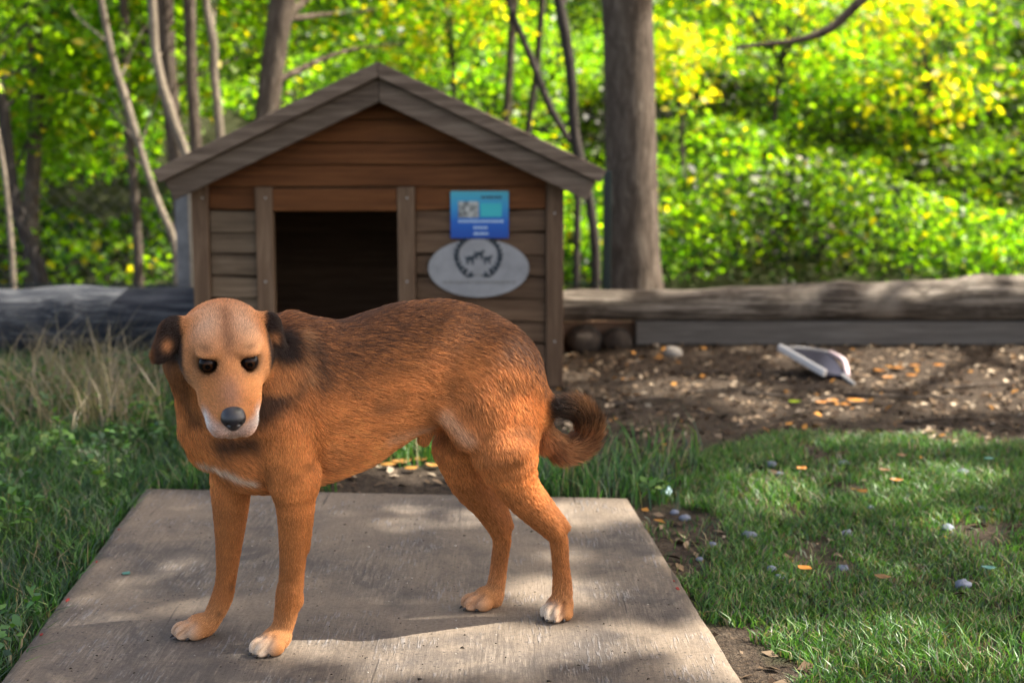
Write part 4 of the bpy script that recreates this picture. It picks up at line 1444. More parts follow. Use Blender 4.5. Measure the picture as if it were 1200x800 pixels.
def chain(pts, k=0.02, hair=0.012):
    """a limb: one tapered tube through joints, as a single primitive"""
    S = spline([[*p, r] for p, r in pts], 3 * len(pts))
    A, B = S[:-1], S[1:]
    def fn(P):
        out = None
        for a, b in zip(A, B):
            ab = b[:3] - a[:3]
            t = np.clip(((P - a[:3]) @ ab) / (ab @ ab), 0, 1)
            d = np.linalg.norm(P - a[:3] - t[..., None] * ab, axis=-1) - (a[3] + (b[3] - a[3]) * t)
            out = d if out is None else np.minimum(out, d)
        return out
    mids = (A[:, :3] + B[:, :3]) / 2
    dirs = (B[:, :3] - A[:, :3]); dirs = dirs / np.linalg.norm(dirs, axis=1)[:, None]
    def flow(P):
        d = np.stack([np.linalg.norm(P - q, axis=-1) for q in mids])
        return dirs[np.argmin(d, 0)]
    m = S[:, 3].max()
    PR.append(dict(fn=fn, lo=S[:, :3].min(0) - m, hi=S[:, :3].max(0) + m, k=k, flow=flow, hair=hair, sub=False))

ID3 = np.stack([DF, DL, DU])

# --- trunk: picture column, top row, bottom row, half width, taper of the section
TR = [(246, 470, 540, .040, 0), (256, 440, 554, .062, 0), (275, 410, 568, .082, .05), (305, 384, 574, .094, .10), (338, 368, 572, .098, .16),
      (371, 373, 566, .099, .18), (400, 377, 557, .096, .16), (433, 368, 543, .091, .12), (461, 359, 524, .085, .08),
      (487, 355, 508, .080, .04), (520, 353, 495, .078, 0), (555, 360, 495, .082, 0), (585, 373, 510, .082, 0),
      (605, 390, 520, .073, 0), (620, 414, 520, .058, 0), (629, 444, 508, .035, 0)]
_rows = []
for cpx, tp, bt, w, tpr in TR:
    T, B = mp(cpx, tp), mp(cpx, bt)
    _rows.append([((T - DO) @ DF + (B - DO) @ DF) / 2, T[2], B[2], w, tpr])
_rows = np.array(_rows)[::-1]
_dense = spline(_rows, 300)
_dense = _dense[np.argsort(_dense[:, 0])]

def trunk(P):
    f = (P - DO) @ DF; l = (P - DO) @ DL; u = P[..., 2]
    top, bot, w, tp = (np.interp(f, _dense[:, 0], _dense[:, i]) for i in (1, 2, 3, 4))
    cu, hh = (top + bot) / 2, np.maximum((top - bot) / 2, .01)
    e = np.maximum(_dense[0, 0] - f, f - _dense[-1, 0]).clip(0)
    v = (u - cu) / hh
    w = np.maximum(w * (1 + tp * np.clip(v, -1, 1)), .01)
    q = np.sqrt(v * v + (l / w) ** 2) + 1e-6
    g = np.sqrt((v / hh) ** 2 + (l / w / w) ** 2) / q + 1e-6
    return np.sqrt(((q - 1) / g).clip(0) ** 2 + e ** 2) + np.minimum((q - 1) / g, 0)

_a, _b = mp(225, 350), mp(640, 590)
_c = [DO + DF * f + DL * l + DU * 0 for f in (_rows[0, 0] - .02, _rows[-1, 0] + .02) for l in (-.11, .11)]
_lo = np.min(_c, axis=0); _hi = np.max(_c, axis=0)
_lo[2], _hi[2] = _rows[:, 2].min() - .01, _rows[:, 1].max() + .01
PR.append(dict(fn=trunk, lo=_lo, hi=_hi, k=0.02, flow=unit(-DF - .35 * DU), hair=.017, sub=False))

# --- neck and chest
FN = unit(-DF * .6 - DU * .7)
add_cone(hp(-.060, 0, -.035), mp(315, 440), .060, .088, .02, FN, .018)
add_cone(hp(-.04, 0, -.05), mp(270, 490), .062, .070, .03, FN, .016)
add_ell(hp(-.045, -.030, -.055), HR, (.050, .048, .065), .02, unit(-DU - .2 * DF), .018)
add_cone(mp(266, 492), mp(300, 520), .056, .076, .03, FN, .014)
# --- shoulders
add_ell(mp(338, 470, .070), ID3, (.075, .042, .105), .035, unit(-DU - .25 * DF), .014)
add_ell(mp(285, 485, -.060), ID3, (.060, .045, .10), .035, -DU, .014)

# --- near front leg
chain([(mp(334, 500, .072), .050), (mp(340, 555, .070), .043), (mp(344, 590, .066), .0315), (mp(344, 630, .060), .0255),
       (mp(342, 672, .056), .0215), (mp(339, 695, .055), .0230), (mp(333, 728, .054), .0190), (mp(324, 750, .054), .019)], .014, .007)
add_cone(mp(361, 556, .070), mp(356, 640, .058), .017, .009, .012, -DU, .008)
add_ell(mp(349, 703, .055), ID3, (.008, .008, .012), .012, -DU, .006)
add_ell(mp(352, 560, .072), ID3, (.030, .026, .034), .02, -DU, .010)
# --- far front leg
chain([(mp(277, 520, -.060), .046), (mp(271, 565, -.060), .038), (mp(270, 600, -.058), .0310), (mp(268, 640, -.055), .0230),
       (mp(265, 676, -.053), .0180), (mp(260, 700, -.053), .0190), (mp(248, 725, -.053), .0170), (mp(237, 737, -.053), .018)], .014, .007)
# --- near hind leg
add_ell(mp(588, 445, .045), ID3, (.078, .048, .095), .03, unit(-DU - .5 * DF), .015)
add_ell(mp(583, 500, .062), np.stack([unit(DF * .8 - DU * .6), DL, unit(DF * .6 + DU * .8)]), (.062, .040, .095), .03, unit(-DU - .4 * DF), .014)
chain([(mp(590, 530, .064), .060), (mp(606, 568, .064), .040), (mp(624, 593, .060), .031), (mp(645, 615, .056), .0240),
       (mp(654, 630, .055), .0175), (mp(657, 660, .053), .0150), (mp(659, 690, .052), .0180), (mp(657, 712, .052), .020)], .016, .009)
add_cone(mp(620, 562, .062), mp(662, 617, .055), .012, .0100, .008, -DU, .007)      # Achilles tendon
# --- far hind leg
add_ell(mp(550, 495, -.055), np.stack([unit(DF * .8 - DU * .6), DL, unit(DF * .6 + DU * .8)]), (.060, .040, .09), .03, -DU, .012)
chain([(mp(535, 525, -.052), .046), (mp(550, 565, -.050), .036), (mp(569, 592, -.050), .0265), (mp(583, 614, -.050), .0225),
       (mp(588, 632, -.050), .0170), (mp(585, 660, -.050), .0150), (mp(581, 688, -.050), .0165), (mp(577, 703, -.050), .018)], .016, .009)
add_cone(mp(578, 570, -.05), mp(595, 614, -.05), .014, .009, .012, -DU, .009)
# --- sheath and belly fold
add_cone(mp(502, 498, .0), mp(497, 514, .0), .018, .012, .015, -DU, .008)
add_cone(mp(512, 478, .055), mp(545, 512, .066), .008, .022, .03, unit(-DU - DF), .010)

# --- paws: a pad and four toes each
TOES = []
def paw(g, fwd, toe_z=.0155, L=.036, w=.0130):
    fwd = np.array([fwd[0], fwd[1], 0]); fwd = unit(fwd)
    sd = np.array([-fwd[1], fwd[0], 0])
    R = np.stack([fwd, sd, DU])
    add_ell(g + DU * .021, R, (.031, .0255, .0195), .010, unit(fwd - .5 * DU), .004)
    for q, a, b in ((-1.55, .016, .86), (-.55, .032, 1.0), (.55, .032, 1.0), (1.55, .016, .86)):
        c = g + fwd * a + sd * q * w * 1.02 + DU * toe_z * b
        add_ell(c, R, (.0215 * b, .0118, .0165 * b), .0015, unit(fwd - .4 * DU), .0028)
        TOES.append((c + fwd * .0185 * b - DU * .0065, fwd))
    for q, a in ((-1.05, .028), (0, .038), (1.05, .028)):
        c = g + fwd * a + sd * q * w * 1.02
        add_cone(c - fwd * .012 + DU * .034, c + fwd * .018 + DU * .012, .0038, .0046, .003, None, 0, True)
F_near = unit(DF * .75 + _tc * .65)
paw(gNF, unit(DF * .8 + _tc * .6))
paw(gFF, unit(DF * .95 + _tc * .30))
paw(gNH, unit(DF * .55 + _tc * .85))
paw(gFH, unit(DF * .98 + _tc * .22))

# --- tail, curled up behind
TL = [(mp(620, 425), .022), (mp(629, 455, -.004), .019), (mp(634, 488, -.008), .018), (mp(642, 514, -.012), .0175), (mp(660, 525, -.012), .0175),
      (mp(681, 517, -.008), .0165), (mp(688, 498, 0), .0155), (mp(679, 482, .008), .013), (mp(663, 477, .015), .009)]
N_BODY = len(PR)
chain(TL[:4], .012, .012)
N_BODY = len(PR)
chain(TL[3:], .008, .034)
N_TAIL = len(PR)

# --- head
def he(c, r, k=.015, flow=None, hair=.006, sub=False, R=None):
    add_ell(hp(*c), HR if R is None else R, r, k, flow, hair, sub)
BK = unit(-HM)
he((0, 0, -.006), (.086, .071, .058), .02, unit(-HM + .1 * HN), .008)
he((-.035, 0, -.008), (.055, .064, .050), .02, BK, .010)
he((-.035, -.056, -.056), (.040, .036, .050), .02, unit(-DU - .3 * HM), .016)
he((-.045, .055, -.056), (.040, .036, .050), .02, unit(-DU - .3 * HM), .016)
add_cone(hp(-.035, -.052, -.070), mp(247, 520, -.03), .040, .042, .03, -DU, .016)
for s in (-1, 1):
    he((.046, s * .029, .029), (.032, .027, .019), .022, unit(-HM + s * .3 * HS + .2 * HN), .006)      # brow
    he((.020, s * .040, -.026), (.058, .034, .042), .02, unit(-HM + s * .2 * HS - .4 * HN), .009)      # cheek
    he((.070, s * .030, -.018), (.040, .022, .024), .016, unit(-HM + s * .4 * HS), .005)               # cheekbone
    he((.095, s * .0290, -.046), (.046, .0225, .028), .018, unit(-HM - .2 * HN + s * .3 * HS), .006)      # side of the muzzle
    he((.140, s * .0205, -.053), (.046, .0220, .0250), .010, unit(-HM - .3 * HN + s * .3 * HS), .006)   # upper lip
add_cone(hp(.062, 0, -.002), hp(.160, 0, -.032), .032, .0215, .014, unit(-HM), .0055)                     # bridge
add_cone(hp(.060, 0, -.028), hp(.152, 0, -.048), .048, .031, .014, unit(-HM), .0045)                      # muzzle
add_cone(hp(.02, 0, -.068), hp(.142, 0, -.077), .030, .0175, .012, unit(-HM - .2 * HN), .006)             # lower jaw
# ears: a stiff root and a flap that tips over
add_cone(hp(-.020, -.044, .012), hp(-.016, -.082, .012), .030, .025, .014, unit(-HS), .007, flat=(HM, .45))
add_cone(hp(-.016, -.082, .012), hp(.008, -.110, -.018), .028, .016, .008, unit(-HS - .8 * HN), .007, flat=(unit(HM + .25 * HN), .30))
add_cone(hp(-.030, .046, .008), hp(-.030, .074, .010), .026, .020, .014, unit(HS), .007, flat=(HM, .45))
add_cone(hp(-.030, .074, .010), hp(-.008, .090, -.019), .024, .013, .008, unit(HS - .8 * HN), .007, flat=(unit(HM - .3 * HS), .32))
# eye sockets, lids, mouth line
EYES = [hp(.0770, s * .0345, .0080) for s in (-1, 1)]
for s in (-1, 1):
    he((.075, s * .0330, .0270), (.012, .0185, .0052), .010, unit(s * HS - HM), .003, R=HR)      # upper lid
    he((.078, s * .0340, -.0090), (.010, .0150, .0040), .010, unit(s * HS - HM), .003, R=HR)      # lower lid
for e in EYES:
    add_ell(e + HM * .006, HR, (.0170, .0195, .0140), .004, None, 0, True)
for s in (-1, 1):
    add_cone(hp(.186, s * .002, -.067), hp(.150, s * .041, -.075), .0024, .0018, .003, None, 0, True)

# --- surface
def smin(a, b, k):
    h = np.maximum(k - np.abs(a - b), 0) / k
    return np.minimum(a, b) - h * h * k * .25

def smax(a, b, k):
    return -smin(-a, -b, k)

def field_grid(prims, cell, pad=.012):
    lo = np.min([p['lo'] for p in prims if not p['sub']], axis=0) - pad
    hi = np.max([p['hi'] for p in prims if not p['sub']], axis=0) + pad
    n = np.ceil((hi - lo) / cell).astype(int) + 1
    D = np.full(n, .05, np.float32)
    ax = [lo[i] + cell * np.arange(n[i]) for i in range(3)]
    for p in prims:
        m = pad + p['k']
        i0 = np.clip(np.floor((p['lo'] - m - lo) / cell).astype(int), 0, n - 1)
        i1 = np.clip(np.ceil((p['hi'] + m - lo) / cell).astype(int) + 1, 1, n)
        sl = tuple(slice(a, b) for a, b in zip(i0, i1))
        G = np.stack(np.meshgrid(ax[0][sl[0]], ax[1][sl[1]], ax[2][sl[2]], indexing='ij'), -1)
        d = p['fn'](G).astype(np.float32)
        D[sl] = smax(D[sl], -d, p['k']) if p['sub'] else smin(D[sl], d, p['k'])
    return D, lo

def surface_nets(D, lo, cell):
    nx, ny, nz = np.array(D.shape) - 1
    S = D < 0
    cnt = np.zeros((nx, ny, nz), np.int8)
    offs = [(a, b, c) for a in (0, 1) for b in (0, 1) for c in (0, 1)]
    for a, b, c in offs:
        cnt += S[a:a + nx, b:b + ny, c:c + nz]
    act = (cnt > 0) & (cnt < 8)
    idx = np.argwhere(act)
    vid = np.full(act.shape, -1, np.int64)
    vid[act] = np.arange(len(idx))
    acc = np.zeros((len(idx), 3)); w = np.zeros(len(idx))
    for o in offs:
        for d in range(3):
            if o[d]:
                continue
            o2 = list(o); o2[d] = 1
            A = D[tuple((idx + o).T)]; B = D[tuple((idx + o2).T)]
            x = (A < 0) != (B < 0)
            t = np.where(x, A / np.where(x, A - B, 1), 0)
            p = np.array(o, float)[None].repeat(len(idx), 0)
            p[:, d] = t
            acc[x] += p[x]; w[x] += 1
    V = (idx + acc / w[:, None]) * cell + lo
    F = []
    for d in range(3):
        e, f = (d + 1) % 3, (d + 2) % 3
        sh = [slice(None)] * 3
        a = [slice(1, -1)] * 3; a[d] = slice(0, -1); b = list(a); b[d] = slice(1, None)
        A, B = S[tuple(a)], S[tuple(b)]
        q = np.argwhere(A != B)
        inside = A[tuple(q.T)]
        g = q.copy(); g[:, e] += 1; g[:, f] += 1
        def cid(de, df):
            h = g.copy(); h[:, e] -= de; h[:, f] -= df
            return vid[tuple(h.T)]
        Q = np.stack([cid(1, 1), cid(0, 1), cid(0, 0), cid(1, 0)], 1)
        Q[~inside] = Q[~inside][:, ::-1]
        F.append(Q)
    return V, np.concatenate(F)

def smooth_mesh(V, F, it=2, lam=.5):
    E = np.concatenate([F[:, [i, (i + 1) % 4]] for i in range(4)])
    deg = np.bincount(np.r_[E[:, 0], E[:, 1]], minlength=len(V)).astype(float)
    for k in range(it):
        for l_ in (lam, -lam * 1.02):
            A = np.stack([np.bincount(np.r_[E[:, 0], E[:, 1]], weights=np.r_[V[E[:, 1], j], V[E[:, 0], j]], minlength=len(V)) for j in range(3)], 1) / deg[:, None]
            V = V + l_ * (A - V)
    return V

def trinormals(V, F):
    n = np.cross(V[F[:, 2]] - V[F[:, 0]], V[F[:, 3]] - V[F[:, 1]])
    N = np.stack([sum(np.bincount(F[:, i], weights=n[:, j], minlength=len(V)) for i in range(4)) for j in range(3)], 1)
    return N / (np.linalg.norm(N, axis=1)[:, None] + 1e-12), np.linalg.norm(n, axis=1) / 2

CELL = .0032
_D, _glo = field_grid(PR, CELL)
BV, BF = surface_nets(_D, _glo, CELL)
BV = smooth_mesh(BV, BF, 3)
# keep the paws from sinking into the sheet
BV[:, 2] = np.maximum(BV[:, 2], BZ + .0015)
BN, BA = trinormals(BV, BF)

# --- coat colours
def blob(P, c, r, R=None):
    q = (P - c) if R is None else (P - c) @ R.T
    return np.exp(-np.sum((q / np.asarray(r)) ** 2, axis=-1))

def lerp(a, b, t):
    return a + (np.asarray(b) - a) * t[..., None]

def seg_w(P, a, b, r):
    ab = b - a
    t = np.clip(((P - a) @ ab) / (ab @ ab), 0, 1)
    return np.exp(-(np.linalg.norm(P - a - t[..., None] * ab, axis=-1) / r) ** 2)

_rel = BV - np.array([0, 0, CAM_H])
_fz = _rel[:, 1] * CP - _rel[:, 2] * SP
_bx, _by = 600 + FPX * _rel[:, 0] / _fz, 400 - FPX * (_rel[:, 1] * SP + _rel[:, 2] * CP) / _fz
def sf(px, py):
    """the point of the body's own surface on a sight line"""
    k = np.flatnonzero((np.abs(_bx - px) < 6) & (np.abs(_by - py) < 6))
    return BV[k[np.argmin(_fz[k])]] if len(k) else mp(px, py)

def coat(P, r=None):
    f = (P - DO) @ DF; l = (P - DO) @ DL; u = P[..., 2]
    h = (P - HC) @ HR.T
    n1 = fbm(P, 22, 3, 1); n2 = fbm(P, 70, 2, 5)
    c = np.zeros(P.shape) + np.array([.64, .245, .072])
    c *= (.62 + .76 * n1)[..., None]
    top = np.interp(f, _dense[:, 0], _dense[:, 1]); bot = np.interp(f, _dense[:, 0], _dense[:, 2])
    v = (u - bot) / (top - bot)
    onbody = sstep(_dense[0, 0] - .02, _dense[0, 0] + .02, f) * sstep(_rows[-1, 0] + .02, _rows[-1, 0] - .10, f)
    # dusky saddle with dark hair tips
    sad = sstep(.52, .98, v + .25 * (n1 - .5)) * onbody * (1 - .45 * sstep(.10, .24, f))
    st = fbm(np.stack([f * 12, l * 60, u * 60], -1), 1.0, 3, 9)
    mw = np.clip(1.05 * sad * (.50 + 1.1 * st), 0, .95)
    if r is not None:                       # single hairs are either dark or red: a grizzled coat
        mw = np.clip(mw + (r - .5) * 1.5 * np.minimum(mw * 4, 1), 0, .96)
    c = c * (.58 + .84 * st)[..., None]
    c = lerp(c, [.040, .026, .020], mw)
    c = lerp(c, [.022, .018, .016], .75 * seg_w(P, mp(395, 376), mp(455, 366), .030))
    c = lerp(c, [.015, .012, .011], .80 * seg_w(P, mp(606, 384), mp(640, 480), .020))
    flank = sstep(.42, .75, v + .3 * (n2 - .5)) * onbody * .25
    c = lerp(c, [.30, .115, .042], flank)
    # darker sweep over shoulder and neck
    c = lerp(c, [.035, .022, .016], .78 * seg_w(P, sf(345, 392), sf(353, 458), .012))
    c = lerp(c, [.60, .33, .15], .40 * seg_w(P, sf(358, 385), sf(368, 445), .012))
    c = lerp(c, [.06, .034, .022], .60 * seg_w(P, sf(372, 400), sf(386, 445), .018))
    c = lerp(c, [.10, .05, .028], .55 * blob(P, sf(452, 480), (.028, .028, .014)))
    c = lerp(c, [.05, .026, .016], .40 * seg_w(P, sf(535, 405), sf(528, 470), .016))
    c = lerp(c, [.018, .012, .010], .88 * seg_w(P, sf(250, 524), sf(285, 522), .022))
    c = lerp(c, [.030, .018, .013], .80 * seg_w(P, sf(206, 440), sf(222, 490), .016))
    c = lerp(c, [.05, .025, .016], .6 * seg_w(P, sf(310, 455), sf(300, 490), .012))
    # pale groin and chest bar
    c = lerp(c, [.75, .48, .30], .65 * seg_w(P, sf(515, 492), sf(545, 520), .014))
    c = lerp(c, [.60, .38, .24], .5 * seg_w(P, sf(460, 520), sf(505, 508), .014))
    c = lerp(c, [.85, .66, .50], .92 * np.maximum(seg_w(P, sf(227, 546), sf(258, 556), .0085), seg_w(P, sf(258, 556), sf(292, 569), .0085)))
    # shade of the body painted into the legs as darker coat; paws paler
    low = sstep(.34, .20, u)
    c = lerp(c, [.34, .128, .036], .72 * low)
    c = lerp(c, [.60, .29, .115], .6 * sstep(.115, .060, u))
    for q in ((277, 693), (263, 723)):
        c = lerp(c, [.05, .03, .02], .7 * blob(P, sf(*q), (.0045, .0045, .0045)))
    for g, amt in ((gNF, .8), (gFF, .45), (gNH, .95), (gFH, .25)):
        d = P - g
        w = sstep(.055, .02, np.linalg.norm(d[..., :2] - .045 * DF[:2] - .02 * _tc[:2], axis=-1)) * sstep(.045, .02, u - BZ)
        c = lerp(c, [.90, .76, .60], amt * w)
    # tail
    tw = np.zeros(P.shape[:-1])
    for (a, ra), (b, rb) in zip(TL[2:-1], TL[3:]):
        tw = np.maximum(tw, seg_w(P, a, b, .030))
    tmix = sstep(.34, .58, n1)
    if r is not None:
        tmix = np.clip(tmix + (r - .45) * 1.3, 0, 1)
    tc = lerp(np.zeros(P.shape) + np.array([.44, .22, .09]), [.030, .022, .017], tmix)
    c = c + (tc - c) * (tw * sstep(.02, -.02, f - ((mp(636, 480) - DO) @ DF)))[..., None]
    c = lerp(c, [.012, .011, .011], .95 * seg_w(P, TL[-3][0], TL[-1][0], .022))
    # head
    hw = sstep(.15, .11, np.linalg.norm((h - np.array([.03, 0, -.015])) * np.array([.8, 1, 1]), axis=-1)) * sstep(-.085, -.03, h[..., 0])
    ff, ss, uu = h[..., 0], h[..., 1], h[..., 2]
    hc = np.zeros(P.shape) + np.array([.60, .250, .082])
    hc *= (.88 + .24 * n1)[..., None]
    def hb(f_, s_, n_, r):
        return np.exp(-(((ff - f_) / r[0]) ** 2 + ((np.abs(ss) - s_) / r[1]) ** 2 + ((uu - n_) / r[2]) ** 2))
    hc = lerp(hc, [.68, .47, .32], .70 * hb(.020, .030, .054, (.07, .034, .028)))     # pale forehead
    hc = lerp(hc, [.34, .165, .085], .8 * np.exp(-(ss / .011) ** 2) * sstep(-.05, .0, ff) * sstep(.11, .06, ff) * sstep(.0, .03, uu))
    hc = lerp(hc, [.05, .028, .020], .45 * hb(.072, .036, .0370, (.03, .012, .0040)))
    hc = lerp(hc, [.36, .16, .06], .7 * hb(.075, .0, .0, (.04, .017, .02)))
    hc = lerp(hc, [.40, .20, .085], .55 * hb(.05, .055, -.02, (.05, .014, .03)))     # brow smudge
    hc = lerp(hc, [.006, .005, .005], .97 * np.clip(1.6 * hb(.080, .0345, .007, (.024, .0200, .0140)), 0, 1))
    hc = lerp(hc, [.16, .070, .038], .7 * hb(.096, .0195, -.006, (.016, .007, .014)))   # tear line
    hc = lerp(hc, [.38, .21, .145], .8 * hb(.135, .0, -.010, (.04, .016, .02)))         # bridge
    white = sstep(.115, .155, ff) * sstep(-.030, -.048, uu)
    hc = lerp(hc, [.85, .80, .76], .92 * white)
    hc = lerp(hc, [.25, .22, .22], .6 * hb(.168, .024, -.050, (.018, .010, .012)))
    hc = lerp(hc, [.03, .022, .02], .85 * sstep(-.072, -.083, uu) * sstep(.02, .05, ff) * sstep(.16, .13, ff))
    for s_ in (-1, 1):
        hc = lerp(hc, [.02, .015, .015], .9 * seg_w(P, hp(.186, s_ * .002, -.067), hp(.150, s_ * .041, -.075), .0035))
    hc = lerp(hc, [.03, .025, .025], .9 * seg_w(P, hp(.190, 0, -.046), hp(.186, 0, -.068), .0030))
    ear = np.maximum(sstep(-.064, -.074, ss), sstep(.064, .072, ss)) * sstep(-.050, -.028, uu)
    hc = lerp(hc, [.016, .012, .011], .97 * ear)
    hc = lerp(hc, [.75, .32, .12], .95 * blob(h, np.array([.008, -.094, -.001]), (.03, .008, .009)))
    hc = lerp(hc, [.70, .30, .11], .95 * blob(h, np.array([-.010, .083, -.004]), (.03, .007, .008)))
    hc = lerp(hc, [.06, .032, .022], .6 * sstep(-.055, -.068, ss) * sstep(-.01, -.035, uu))
    c = c + (hc - c) * hw[..., None]
    return np.clip(c, .004, .93)

dog = empty("dog", (DO[0], DO[1], BZ), "large reddish brown dog with black ears standing on the plywood sheet", "dog")

m = Mat("dog_skin")
m.principled(m.attr(), .75, .15)
M_SKIN = m.m
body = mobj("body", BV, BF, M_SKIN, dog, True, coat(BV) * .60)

# --- coat of hair
NH_ = 330000
dens = BA.copy()
fc = (BV[BF].mean(1))
hloc = (fc - HC) @ HR.T
isface = np.linalg.norm(hloc - np.array([.06, 0, -.02]), axis=1) < .14
dens *= np.where(isface, 2.2, 1.0)
tri = rng.choice(len(BF), NH_, p=dens / dens.sum())
r1, r2 = rng.random(NH_), rng.random(NH_)
Q = BV[BF[tri]]
root = (Q[:, 0] * ((1 - r1) * (1 - r2))[:, None] + Q[:, 1] * (r1 * (1 - r2))[:, None] + Q[:, 2] * (r1 * r2)[:, None] + Q[:, 3] * ((1 - r1) * r2)[:, None])
nq = BN[BF[tri]]
nrm = (nq[:, 0] * ((1 - r1) * (1 - r2))[:, None] + nq[:, 1] * (r1 * (1 - r2))[:, None] + nq[:, 2] * (r1 * r2)[:, None] + nq[:, 3] * ((1 - r1) * r2)[:, None])
nrm /= np.linalg.norm(nrm, axis=1)[:, None] + 1e-9
flow = np.zeros((NH_, 3)); hair = np.zeros(NH_); ws = np.full(NH_, 1e-9)
istail = np.zeros(NH_)
for pi_, p in enumerate(PR):
    if p['sub'] or p['flow'] is None:
        continue
    near = np.all((root > p['lo'] - .03) & (root < p['hi'] + .03), axis=1)
    if not near.any():
        continue
    w = np.exp(-np.abs(p['fn'](root[near])) / .006)
    flow[near] += w[:, None] * (p['flow'](root[near]) if callable(p['flow']) else p['flow'])
    hair[near] += w * p['hair']
    ws[near] += w
    if N_BODY <= pi_ < N_TAIL:
        istail[near] = np.maximum(istail[near], w)
hair /= ws
# no hair on the eyeballs' sockets or the nose
NOSE = hp(.177, 0, -.0300)
keep = np.ones(NH_, bool)
for e in EYES:
    keep &= np.linalg.norm((root - e) @ HR.T / np.array([.022, .0195, .0140]), axis=1) > 1
keep &= np.linalg.norm((root - NOSE) @ HR.T / np.array([.021, .0240, .0195]), axis=1) > 1
keep &= root[:, 2] > BZ + .006
root, nrm, flow, hair, istail = root[keep], nrm[keep], flow[keep], hair[keep], istail[keep]
n = len(root)
jit = rng.normal(0, 1, (n, 3))
wav = np.stack([fbm(root, 14, 2, 20 + i) - .5 for i in range(3)], 1)
flow += .22 * jit * np.linalg.norm(flow, axis=1)[:, None] * .55 + .5 * wav * np.linalg.norm(flow, axis=1)[:, None]
tan = flow - nrm * np.sum(flow * nrm, axis=1)[:, None]
tan /= np.linalg.norm(tan, axis=1)[:, None] + 1e-9
lift = np.where(istail > .3, .60, .26)[:, None] * (1 + .25 * rng.normal(0, 1, (n, 1)))
ln = (hair * (.7 + .6 * rng.random(n)))[:, None]
d0 = tan * .72 + nrm * lift * 1.5
d0 /= np.linalg.norm(d0, axis=1)[:, None]
d1 = tan + nrm * lift * .7
d1 /= np.linalg.norm(d1, axis=1)[:, None]
d2 = tan + nrm * lift * .25
d2 /= np.linalg.norm(d2, axis=1)[:, None]
p0 = root - nrm * .0008
p1 = p0 + d0 * ln * .34
p2 = p1 + d1 * ln * .34
p3 = p2 + d2 * ln * .32
PTS = np.stack([p0, p1, p2, p3], 1)
PTS[..., 2] = np.maximum(PTS[..., 2], BZ + .001)
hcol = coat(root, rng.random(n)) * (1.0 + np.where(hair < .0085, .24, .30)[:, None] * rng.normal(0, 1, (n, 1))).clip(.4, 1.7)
hc_ = bpy.data.hair_curves.new("fur")
hc_.add_curves([4] * n)
hc_.attributes["position"].data.foreach_set("vector", (PTS - ORG[dog]).astype(np.float32).ravel())
ra = hc_.attributes.new("radius", 'FLOAT', 'POINT')
rw = np.where(istail > .3, .00034, .00026)[:, None] * np.array([1, .95, .75, .18])
rw[hair < .0075] *= .75
ra.data.foreach_set("value", rw.astype(np.float32).ravel())
ca = hc_.attributes.new("Col", 'FLOAT_COLOR', 'CURVE')
cc = np.ones((n, 4), np.float32); cc[:, :3] = hcol.clip(.003, .9)
ca.data.foreach_set("color", cc.ravel())
m = Mat("dog_fur")
m.principled(m.attr(), .52, .35)
hc_.materials.append(m.m)
fur = bpy.data.objects.new("fur", hc_)
link(fur, dog)

# --- eyes, nose, claws
def sphere_vf(c, r, nu=24, nv=14, R=None):
    th = np.linspace(0, math.pi, nv); ph = np.linspace(0, 2 * math.pi, nu, endpoint=False)
    V = np.array([[math.cos(t), math.sin(t) * math.cos(p_), math.sin(t) * math.sin(p_)] for t in th for p_ in ph]) * np.asarray(r)
    if R is not None:
        V = V @ R
    F = [(i * nu + j, i * nu + (j + 1) % nu, (i + 1) * nu + (j + 1) % nu, (i + 1) * nu + j) for i in range(nv - 1) for j in range(nu)]
    return V + c, F

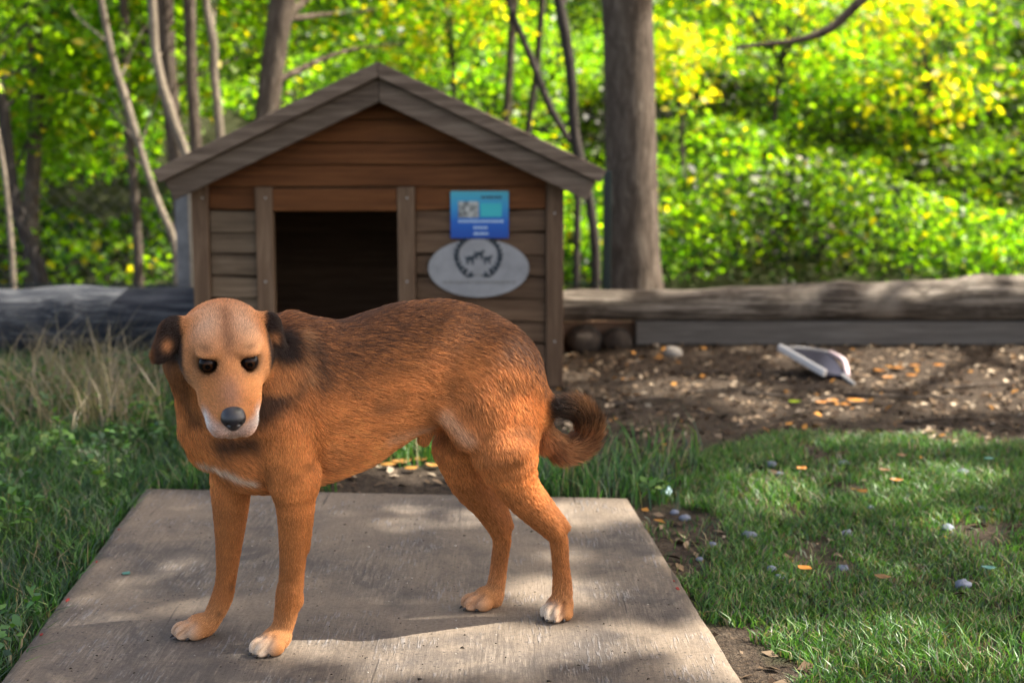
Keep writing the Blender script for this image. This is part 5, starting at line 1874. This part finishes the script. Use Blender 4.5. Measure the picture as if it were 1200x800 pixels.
m = Mat("dog_eye")
co = m.coord("Object")
sx = m.n("ShaderNodeSeparateXYZ")
m.l(co, sx.inputs[0])
rad = m.math('LENGTH', 0) if False else None
vl = m.n("ShaderNodeVectorMath", operation='LENGTH')
cb = m.n("ShaderNodeCombineXYZ")
m.l(sx.outputs[1], cb.inputs[1]); m.l(sx.outputs[2], cb.inputs[2])
m.l(cb.outputs[0], vl.inputs[0])
colr = m.ramp(m.math('MULTIPLY', vl.outputs[1], 72.0), [(0.0, (.002, .002, .002)), (.30, (.002, .002, .002)), (.36, (.030, .012, .005)), (.58, (.020, .008, .004)), (.66, (.006, .004, .004)), (1, (.01, .008, .008))])
m.principled(colr, .04, .12)
M_EYE = m.m
for e in EYES:
    V, F = sphere_vf(np.zeros(3), .0150)
    me = mesh_data("eye", V, F, M_EYE, True)
    o = bpy.data.objects.new("eye", me)
    link(o, dog)
    look = unit(HM * .75 + _tc * .6)
    rot = np.stack([look, unit(np.cross(DU, look)), np.cross(look, unit(np.cross(DU, look)))], 1)
    from mathutils import Matrix
    o.matrix_local = Matrix.Translation(Vector(e - HM * .0016 - ORG[dog])) @ Matrix(rot.tolist()).to_4x4()

PN = PR; PR = []
def nz(f, s_, n_):
    return NOSE + HR.T @ np.array([f, s_, n_])
add_ell(nz(0, 0, 0), HR, (.0170, .0205, .0160), .004)
add_ell(nz(-.006, 0, .005), HR, (.0160, .0180, .0130), .004)
add_ell(nz(.002, 0, -.013), HR, (.010, .0100, .0090), .006)
for s in (-1, 1):
    add_ell(nz(.0155, s * .0095, -.0035), HR, (.0065, .0048, .0048), .002, None, 0, True)
    add_cone(nz(.012, s * .0115, -.0055), nz(.007, s * .0185, -.0080), .0021, .0016, .002, None, 0, True)
add_cone(nz(.018, 0, -.002), nz(.0135, 0, -.022), .0009, .0009, .001, None, 0, True)
nD, nlo = field_grid(PR, .0008, .004)
nV, nF = surface_nets(nD, nlo, .0008)
nV = smooth_mesh(nV, nF, 2)
PR = PN
m = Mat("dog_nose")
nb = m.noise(m.coord("Object"), 900, 2)
m.principled(m.ramp(nb, [(.3, (.008, .008, .010)), (.7, (.020, .020, .025))]), .30, .55, m.bump(nb, .35, .001))
mobj("nose", nV, nF, m.m, dog, True)

m = Mat("dog_claw")
m.principled((.025, .02, .018), .4, .5)
M_CLAW = m.m
for c, fwd in TOES:
    cp = spline([c - fwd * .004, c + fwd * .002 - DU * .001, c + fwd * .0055 - DU * .0042], 5)
    V, F = tube(cp, [.0028, .0028, .0024, .0018, .0006], 8)
    V[:, 2] = np.maximum(V[:, 2], BZ + .0012)
    mobj("claw", V, F, M_CLAW, dog, True)
